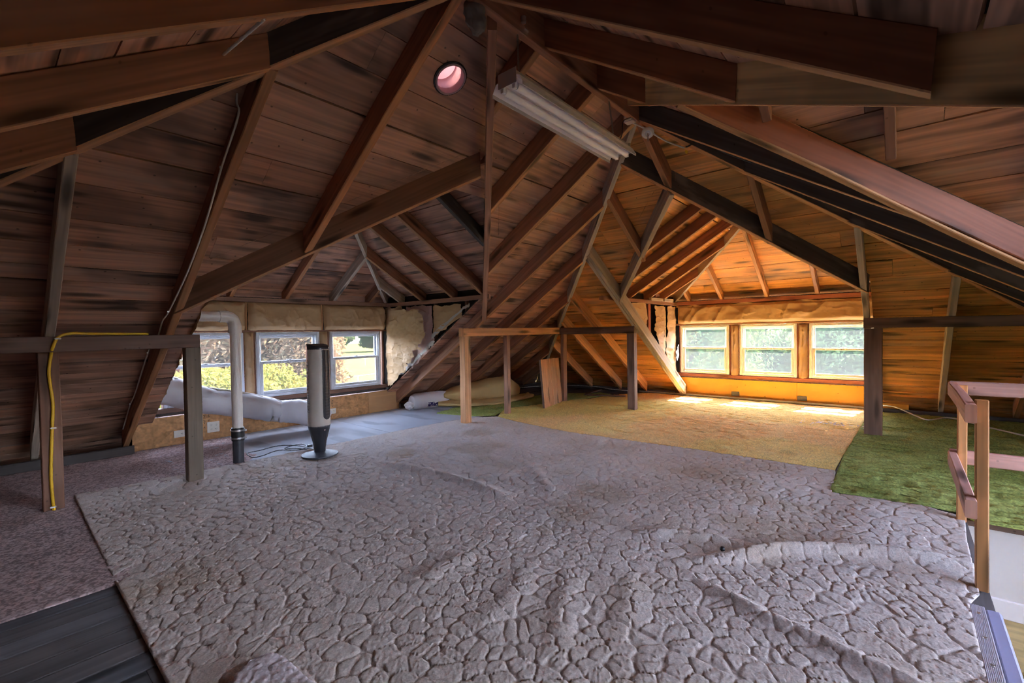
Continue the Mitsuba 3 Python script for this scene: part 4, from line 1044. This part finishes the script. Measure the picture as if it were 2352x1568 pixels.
put('fold', loft([(4.55, 5.30, .16), (4.75, 5.22, .17), (5.05, 5.12, .185), (5.35, 5.02, .215), (5.6, 4.95, .22), (5.75, 4.9, .17), (5.83, 4.87, .14)], [.10, .22, .26, .27, .26, .20, .05], [.03, .105, .13, .155, .155, .10, .03]), 'm_foam', k, smooth=50)
put('fold', loft([(4.45, 5.28, .055), (4.8, 5.0, .05), (5.1, 4.86, .04), (5.5, 4.78, .045), (5.9, 4.73, .05), (6.0, 4.72, .05)], [.12, .28, .27, .24, .14, .06], [.035, .045, .035, .03, .03, .02]), 'm_foam', k, smooth=50)
put('rolled_edge', tube([(5.62, 4.62, .05), (5.85, 4.70, .055), (6.02, 4.82, .05)], .035, 14, 6), 'm_foam', k, smooth=40)
k = thing('leaning_board', 'orange brown plank panel leaning against the corner post', 'board')
ldir = unit((.74, .17, 0)); lup = unit((.035, .115, 1))
for i, (a, b) in enumerate(((0, .36), (.364, .56), (.565, .69))):
    mm, uv = slab(sbox(a, 0, b, .69 - .004 * i), A(5.19, 3.88, .012), ldir, lup, unit(np.cross(ldir, lup)), .02, PAL['orange'], rot=1)
    put('plank', mm, 'wood', k, uv=uv)
mm, uv = slab(sbox(-.012, 0, -.001, .69), A(5.19, 3.88, .012), ldir, lup, unit(np.cross(ldir, lup)), .026, PAL['dark'], rot=1); put('edge_strip', mm, 'wood', k, uv=uv, label='dark edge strip')
k = thing('loose_moulding', 'long dark trim piece lying on the gold carpet near the far eave', 'moulding')
timber('strip', k, (6.62, 4.02, .02), (6.86, 3.45, .02), w=.05, d=.02, pal=PAL['dark'])
k = thing('loose_moulding', 'dark trim piece lying along the shadowed far edge of the gold carpet', 'moulding')
timber('strip', k, (6.66, 4.08, .02), (7.4, 4.22, .02), w=.05, d=.02, pal=PAL['dark'])
V, F = flakes(90, lambda g: (6.17 + g.normal(0, .06), .62 + g.normal(0, .12)), .013, .012, np.random.default_rng(4)); V[:, 2] += .018
put('paper_scraps', (V, F), 'm_litter', label='scatter of pale blue paint flakes on the golden carpet', cat='flakes', kind='stuff')
V, F = flakes(500, lambda g: (7.69 + g.normal(0, .012), g.uniform(.1, 2.85)), .010, .014, np.random.default_rng(6)); V[:, 2] += .304
put('debris', (V, F), 'm_debris', label='dark crumbs and dust along the right window ledge', cat='debris', kind='stuff')
V, F = flakes(300, lambda g: (g.uniform(1.1, 3.9), 5.675 + g.normal(0, .008)), .009, .012, np.random.default_rng(8)); V[:, 2] += .300
put('debris', (V, F), 'm_debris', label='dark crumbs and dust along the left window ledge', cat='debris', kind='stuff')
put('dark_crumb', trimesh.creation.icosphere(subdivisions=2, radius=.012).apply_translation([2.30, .66 + .0, .045]), 'm_black', smooth=True, label='small black crumb on the wrinkled grey carpet', cat='crumb')


# outlets
def outlet(lab, o, ea, en, w, h, slots, m, group=None):
    k = thing('outlet', lab, 'outlet')
    o, ea, en = A(*o), A(*ea), A(*en); up = A(0, 0, 1)

    def plate(a0, a1, b0, b1, d0, d1, c=.002):
        b = cbox(a0, a1, b0, b1, d0, d1, c); v = np.array(b.vertices)
        mm = trimesh.Trimesh(o + v[:, :1] * ea + v[:, 1:2] * up + v[:, 2:] * en, b.faces, process=False)
        if mm.volume < 0: mm.invert()
        return mm
    put('cover_plate', plate(0, w, 0, h, 0, .006), m, k)
    for cx, cy in slots:
        q = put('socket', plate(cx - .016, cx + .016, cy - .013, cy + .013, .006, .008, .001), m, k)
        put('slots', cat([plate(cx - .008, cx - .0055, cy - .004, cy + .006, .0078, .0084, .0002), plate(cx + .0055, cx + .008, cy - .004, cy + .006, .0078, .0084, .0002), plate(cx - .002, cx + .002, cy - .010, cy - .006, .0078, .0084, .0002)]), 'm_black', q)


outlet('beige plate on the chipboard left of the weathered post', (1.28, WA - .001, .075), (1, 0, 0), (0, -1, 0), .20, .072, [(.07, .036), (.15, .036)], 'm_outlet')
outlet('beige four socket plate on the chipboard beside the vent pipe', (1.575, WA - .001, .075), (1, 0, 0), (0, -1, 0), .117, .113, [(.036, .035), (.082, .035), (.036, .078), (.082, .078)], 'm_outlet')
outlet('beige outlet half hidden behind the tower fan', (2.93, WA - .001, .075), (1, 0, 0), (0, -1, 0), .105, .07, [(.08, .035)], 'm_outlet')
outlet('dark brown outlet under the first right window', (WB - .001, 2.06, .045), (0, -1, 0), (-1, 0, 0), .115, .07, [(.038, .035), (.078, .035)], 'm_outletbrown')
outlet('dark brown outlet at the seam of the orange panels', (WB - .001, 1.17, .045), (0, -1, 0), (-1, 0, 0), .118, .07, [(.038, .035), (.078, .035)], 'm_outletbrown')
# lettering printed on the chipboard
tx = []
for i, (x, z, n) in enumerate(((1.50, .27, 9), (1.545, .272, 8), (1.585, .268, 8), (2.98, .25, 6))):
    for j in range(n):
        if (i * 5 + j * 3) % 7 == 2: continue
        hh = .010 + .003 * ((i + j) % 3); zz = z - j * .018
        tx.append(bx(x, x + .012, WA - .0012, WA - .0004, zz - hh * .5, zz)); 
        if (i + j) % 2: tx.append(bx(x + .014, x + .020, WA - .0012, WA - .0004, zz - hh * .4, zz - hh * .1))
put('printed_marks', cat(tx), 'm_black', 'wall_left', kind='stuff', label='rows of small black printed marks')

# ---------------------------------------------------------------- outdoors
LEAFC = [(.068, .100, .034), (.098, .105, .028), (.098, .072, .044), (.036, .058, .026), (.072, .110, .045)]


def leaf_fn(p, n, uv):
    k = dr.floor(uv.x / 10); r = cell_rand(uv.y * 1000, k)
    c = mi.Color3f(sel(k, [c[0] for c in LEAFC]), sel(k, [c[1] for c in LEAFC]), sel(k, [c[2] for c in LEAFC]))
    return c * (.55 + .9 * r) * mi.Color3f(.85 + .4 * cell_rand(uv.y * 1000, k + 9), 1, 1)


bsdf('m_leaf', {'type': 'principledthin', 'base_color': mikit.proc(leaf_fn), 'roughness': .55, 'diff_trans': .9})
bsdf('m_bark', {'type': 'principled', 'base_color': {'type': 'rgb', 'value': [.055, .042, .034]}, 'roughness': .9})


def lawn_fn(p, n, uv):
    return mix((.034, .040, .014), (.048, .053, .021), fbm(p.x * .12, p.y * .12, 0, octaves=4)) * (.8 + .4 * noise(p.x * 3, p.y * 3))


def brick_fn(p, n, uv):
    row = dr.floor(p.z / .075); x = (p.x + p.y) / .21 + .5 * (row - 2 * dr.floor(row / 2)); fx = x - dr.floor(x); fz = p.z / .075 - row
    mort = dr.maximum(smoothstep(.06, .02, fx), smoothstep(.14, .05, fz))
    return mix((.13, .055, .04), (.17, .15, .13), mort) * (.8 + .4 * cell_rand(dr.floor(x), row))


def shingle_fn(p, n, uv):
    row = dr.floor(p.z / .10); x = (p.x + p.y) / .3 + .37 * row
    return mi.Color3f(.17, .075, .06) * (.65 + .6 * cell_rand(dr.floor(x), row)) * (.75 + .25 * smoothstep(.02, .2, p.z / .10 - row))


bsdf('m_lawn', {'type': 'twosided', 'b': {'type': 'diffuse', 'reflectance': mikit.proc(lawn_fn)}})
bsdf('m_brick', {'type': 'twosided', 'b': {'type': 'diffuse', 'reflectance': mikit.proc(brick_fn)}})
bsdf('m_shingle', {'type': 'twosided', 'b': {'type': 'diffuse', 'reflectance': mikit.proc(shingle_fn)}})
plain('m_gutter', (.22, .22, .24), .6)
plain('m_siding', (.060, .075, .11), .7)
plain('m_trimpaint', (.11, .12, .14), .6)
plain('m_darkglass', (.03, .035, .045), .15)
plain('m_fence', (.22, .23, .24), .5, metallic=.4)

GZ = -5.6
put('lawn', trimesh.Trimesh([[-150, -150, GZ], [260, -150, GZ], [260, 320, GZ], [-150, 320, GZ]], [[0, 1, 2], [0, 2, 3]]), 'm_lawn', label='sunlit mown lawn stretching away outside the windows', cat='lawn', kind='stuff')


def foliage(rng, blobs, n, size, pal):
    """n leaf blades on the outer parts of ellipsoid blobs (x, y, z, rx, ry, rz)."""
    b = np.array(blobs, float); wt = b[:, 3] * b[:, 4] + b[:, 4] * b[:, 5]; c = rng.choice(len(b), n, p=wt / wt.sum())
    d = rng.normal(size=(n, 3)); d /= np.linalg.norm(d, axis=1, keepdims=True)
    lump = .72 + .5 * meshkit.fbm(d * 2.6 + c[:, None] * 7.1, 3, 5)
    rad = lump * (1 - .35 * rng.random(n) ** 2)
    p = b[c, :3] + d * b[c, 3:] * rad[:, None]
    nrm = d + rng.normal(0, .6, (n, 3)) + [0, 0, .3]; nrm /= np.linalg.norm(nrm, axis=1, keepdims=True)
    t = np.cross(nrm, rng.normal(size=(n, 3))); t /= np.linalg.norm(t, axis=1, keepdims=True); s = np.cross(nrm, t)
    L = (size * rng.uniform(.6, 1.3, n))[:, None]
    V = np.stack([p - t * L, p - s * L * .42 + nrm * L * .08, p + t * L, p + s * L * .42 + nrm * L * .08], 1).reshape(-1, 3)
    i = np.arange(n) * 4
    F = np.vstack([np.stack([i, i + 1, i + 2], 1), np.stack([i, i + 2, i + 3], 1)])
    r = rng.random(n)
    uv = np.repeat(np.c_[10 * pal + np.full(n, 5.0), r], 4, axis=0)
    return (V, F), uv


def tree(name, lab, x, y, ztop, rad, pal, n, size, seed, catn='tree', flat=1.0, trunk=True, zlow=None):
    k = thing(name, lab, catn); g = np.random.default_rng(seed)
    zl = zlow if zlow is not None else GZ + 1.2
    zc, rz = (ztop + zl) / 2, (ztop - zl) / 2
    bl = [(x, y, zc, rad * .75, rad * .75, rz * .85)]
    for i in range(9):
        a = i * 2.4 + g.uniform(-.4, .4); f = g.uniform(-.75, .8); q = rad * .55 * math.sqrt(max(.1, 1 - f * f))
        bl.append((x + q * math.cos(a), y + q * math.sin(a), zc + f * rz * .72, rad * g.uniform(.35, .5), rad * g.uniform(.35, .5), rz * g.uniform(.28, .4)))
    m_, uv = foliage(g, bl, n, size, pal)
    put('foliage', m_, 'm_leaf', k, uv=uv, kind='stuff')
    if trunk:
        put('trunk', tube([(x, y, GZ - .2), (x + .05, y, GZ + 1.5), (x - .05, y + .05, zc), (x, y, ztop - rz * .4)], [.05 * rad + .08, .04 * rad + .06, .02 * rad + .03, .02], 10, 5), 'm_bark', k, smooth=True)
        for i in range(6):
            a = i * 1.7; q = rad * .6
            put('branch', tube([(x, y, zc - rz * .3 + .12 * i * rz), (x + .5 * q * math.cos(a), y + .5 * q * math.sin(a), zc + .1 * i * rz), (x + q * math.cos(a), y + q * math.sin(a), zc + .25 * rz + .08 * i * rz)], [.03 * rad, .018 * rad, .008], 7, 4), 'm_bark', k, smooth=True)
    return k


tree('autumn_tree', 'tall tree with copper brown leaves behind the left windows', 7.7, 20.0, 5.2, 3.4, 2, 50000, .10, 1)
tree('autumn_tree', 'copper leaved tree left of the lawn, seen through the window by the torn paper', 6.35, 13.2, 3.2, 1.25, 2, 22000, .065, 2)
tree('autumn_tree', 'dim brown leaved tree above the red roof', 11.0, 40.0, 6.5, 5.5, 2, 16000, .2, 3)
tree('shrub', 'bright yellow green shrub filling the lower half of the middle left window', 3.55, 10.6, .85, 2.0, 1, 70000, .046, 4, 'shrub', zlow=-3.5)
tree('shrub', 'yellow green shrub below the red roofed house', 2.75, 9.4, .45, 1.1, 1, 20000, .05, 5, 'shrub', zlow=-3.5)
tree('shrub', 'yellow green shrub right of the tower fan, outside', 5.3, 11.3, .62, 1.3, 1, 22000, .05, 15, 'shrub', zlow=-3.5)
tree('shrub', 'small leafy sapling in front of the brick wall', 3.9, 13.5, .62, .75, 1, 4000, .07, 16, 'shrub', zlow=-2.5)
tree('field_tree', 'dark green tree beyond the lawn, left one of two', 84, 160, 7, 10, 3, 9000, .6, 30, trunk=False, zlow=GZ)
tree('field_tree', 'dark green tree beyond the lawn, right one of two', 103, 158, 8, 10, 3, 9000, .6, 31, trunk=False, zlow=GZ)
tree('leafy_tree', 'large green tree behind the first two right windows', 17.0, 6.3, 4.2, 3.6, 4, 90000, .055, 6)
tree('leafy_tree', 'green tree in front of the grey blue house', 14.5, 1.0, 3.0, 1.55, 4, 40000, .05, 7, zlow=-.6)
tree('leafy_tree', 'lower green tree beneath the middle right window', 14.0, 3.7, .35, 1.6, 0, 36000, .045, 8)
tree('leafy_tree', 'hazy green tree standing behind the middle right window', 24.0, 5.0, 3.6, 3.4, 4, 50000, .08, 17)
tree('shrub', 'pale green bush under the gable of the grey blue house', 13.6, 1.7, .15, 1.25, 1, 26000, .045, 9, 'shrub')
tree('shrub', 'green bush at the lower edge of the first right window', 15.0, 5.7, -.3, 1.5, 0, 26000, .05, 10, 'shrub')
tree('leafy_tree', 'wide green tree far behind the first right window', 30.0, 12.5, 5.0, 5.0, 3, 16000, .2, 11)

# brick house with a red hipped roof
k = thing('house', 'brick house with red shingled hip roof and white gutter', 'house')
hx1, hy, hz = 7.05, 24.2, .16
put('wall', bx(-6, hx1 - .35, hy + .3, hy + 9, GZ, hz), 'm_brick', k)
V = np.array([[-7, hy - .3, hz], [hx1 + .25, hy - .3, hz], [hx1 + .25, hy + 9.5, hz], [-7, hy + 9.5, hz], [-3, hy + 4.6, hz + 3.0], [hx1 - 4.6, hy + 4.6, hz + 3.0]])
put('roof', (V, np.array([(0, 1, 5), (0, 5, 4), (1, 2, 5), (2, 3, 4), (2, 4, 5), (3, 0, 4), (0, 2, 1), (0, 3, 2)])), 'm_shingle', k)
put('gutter', cat([cbox(-7, hx1 + .3, hy - .42, hy - .28, hz - .06, hz + .10, .02), cbox(hx1 + .22, hx1 + .36, hy - .4, hy + 9.5, hz - .06, hz + .10, .02)]), 'm_gutter', k)
put('downpipe', cbox(hx1 - .38, hx1 - .26, hy + .16, hy + .30, GZ, hz - .05, .02), 'm_gutter', k)
k = thing('house', 'grey blue clapboard house with a gable, outside the right windows', 'house')
for i in range(34):
    z0 = GZ + i * .2
    put('clapboard', (np.array([[22.03, -7, z0], [22.03, 3.0, z0], [22.0, 3.0, z0 + .2], [22.0, -7, z0 + .2]]), np.array([(0, 2, 1), (0, 3, 2)])), 'm_siding', k)
V = np.array([[22.0, -7, 1.2], [22.0, 3.0, .75], [22.0, .2, 2.6]])
put('gable', (V, np.array([(0, 2, 1)])), 'm_siding', k)
put('wall', bx(22.04, 30, -7, 2.98, GZ, 1.1), 'm_siding', k)
mm, _ = beam((21.9, 3.25, .62), (21.9, .2, 2.72), w=.2, d=.16, pal=0, wob=0); put('rake_board', mm, 'm_trimpaint', k)
for (y0, z0) in ((1.9, .55), (2.55, -1.6)):
    f = put('window', cat([cbox(21.90, 21.99, y0 - .72, y0 + .02, z0 - .06, z0 + .62, .01)]), 'm_trimpaint', k)
    put('pane', bx(21.885, 21.9, y0 - .63, y0 - .07, z0 + .02, z0 + .54), 'm_darkglass', f)
# chain link fence posts on the lawn
k = thing('field_fence', 'far chain link fence crossing the lawn', 'fence')
for i in range(12):
    x = 30 + i * 5.2; y = 92 - .2 * i; put('post', lathe([(0, 0), (.06, 0), (.06, 2.0), (0, 2.0)], (x, y, GZ), n=8), 'm_fence', k)
put('top_rail', tube([(30, 92, GZ + 2.0), (30 + 11 * 5.2, 92 - 2.2, GZ + 2.0)], .05, 6, 1), 'm_fence', k)
k = thing('field_fence', 'nearer chain link fence at the bottom of the lawn', 'fence')
for i in range(7):
    x = 21 + i * 4.2; y = 47 + 1.2 * i; put('post', lathe([(0, 0), (.05, 0), (.05, 1.8), (0, 1.8)], (x, y, GZ), n=8), 'm_fence', k)
put('top_rail', tube([(21, 47, GZ + 1.8), (21 + 6 * 4.2, 47 + 7.2, GZ + 1.8)], .04, 6, 1), 'm_fence', k)
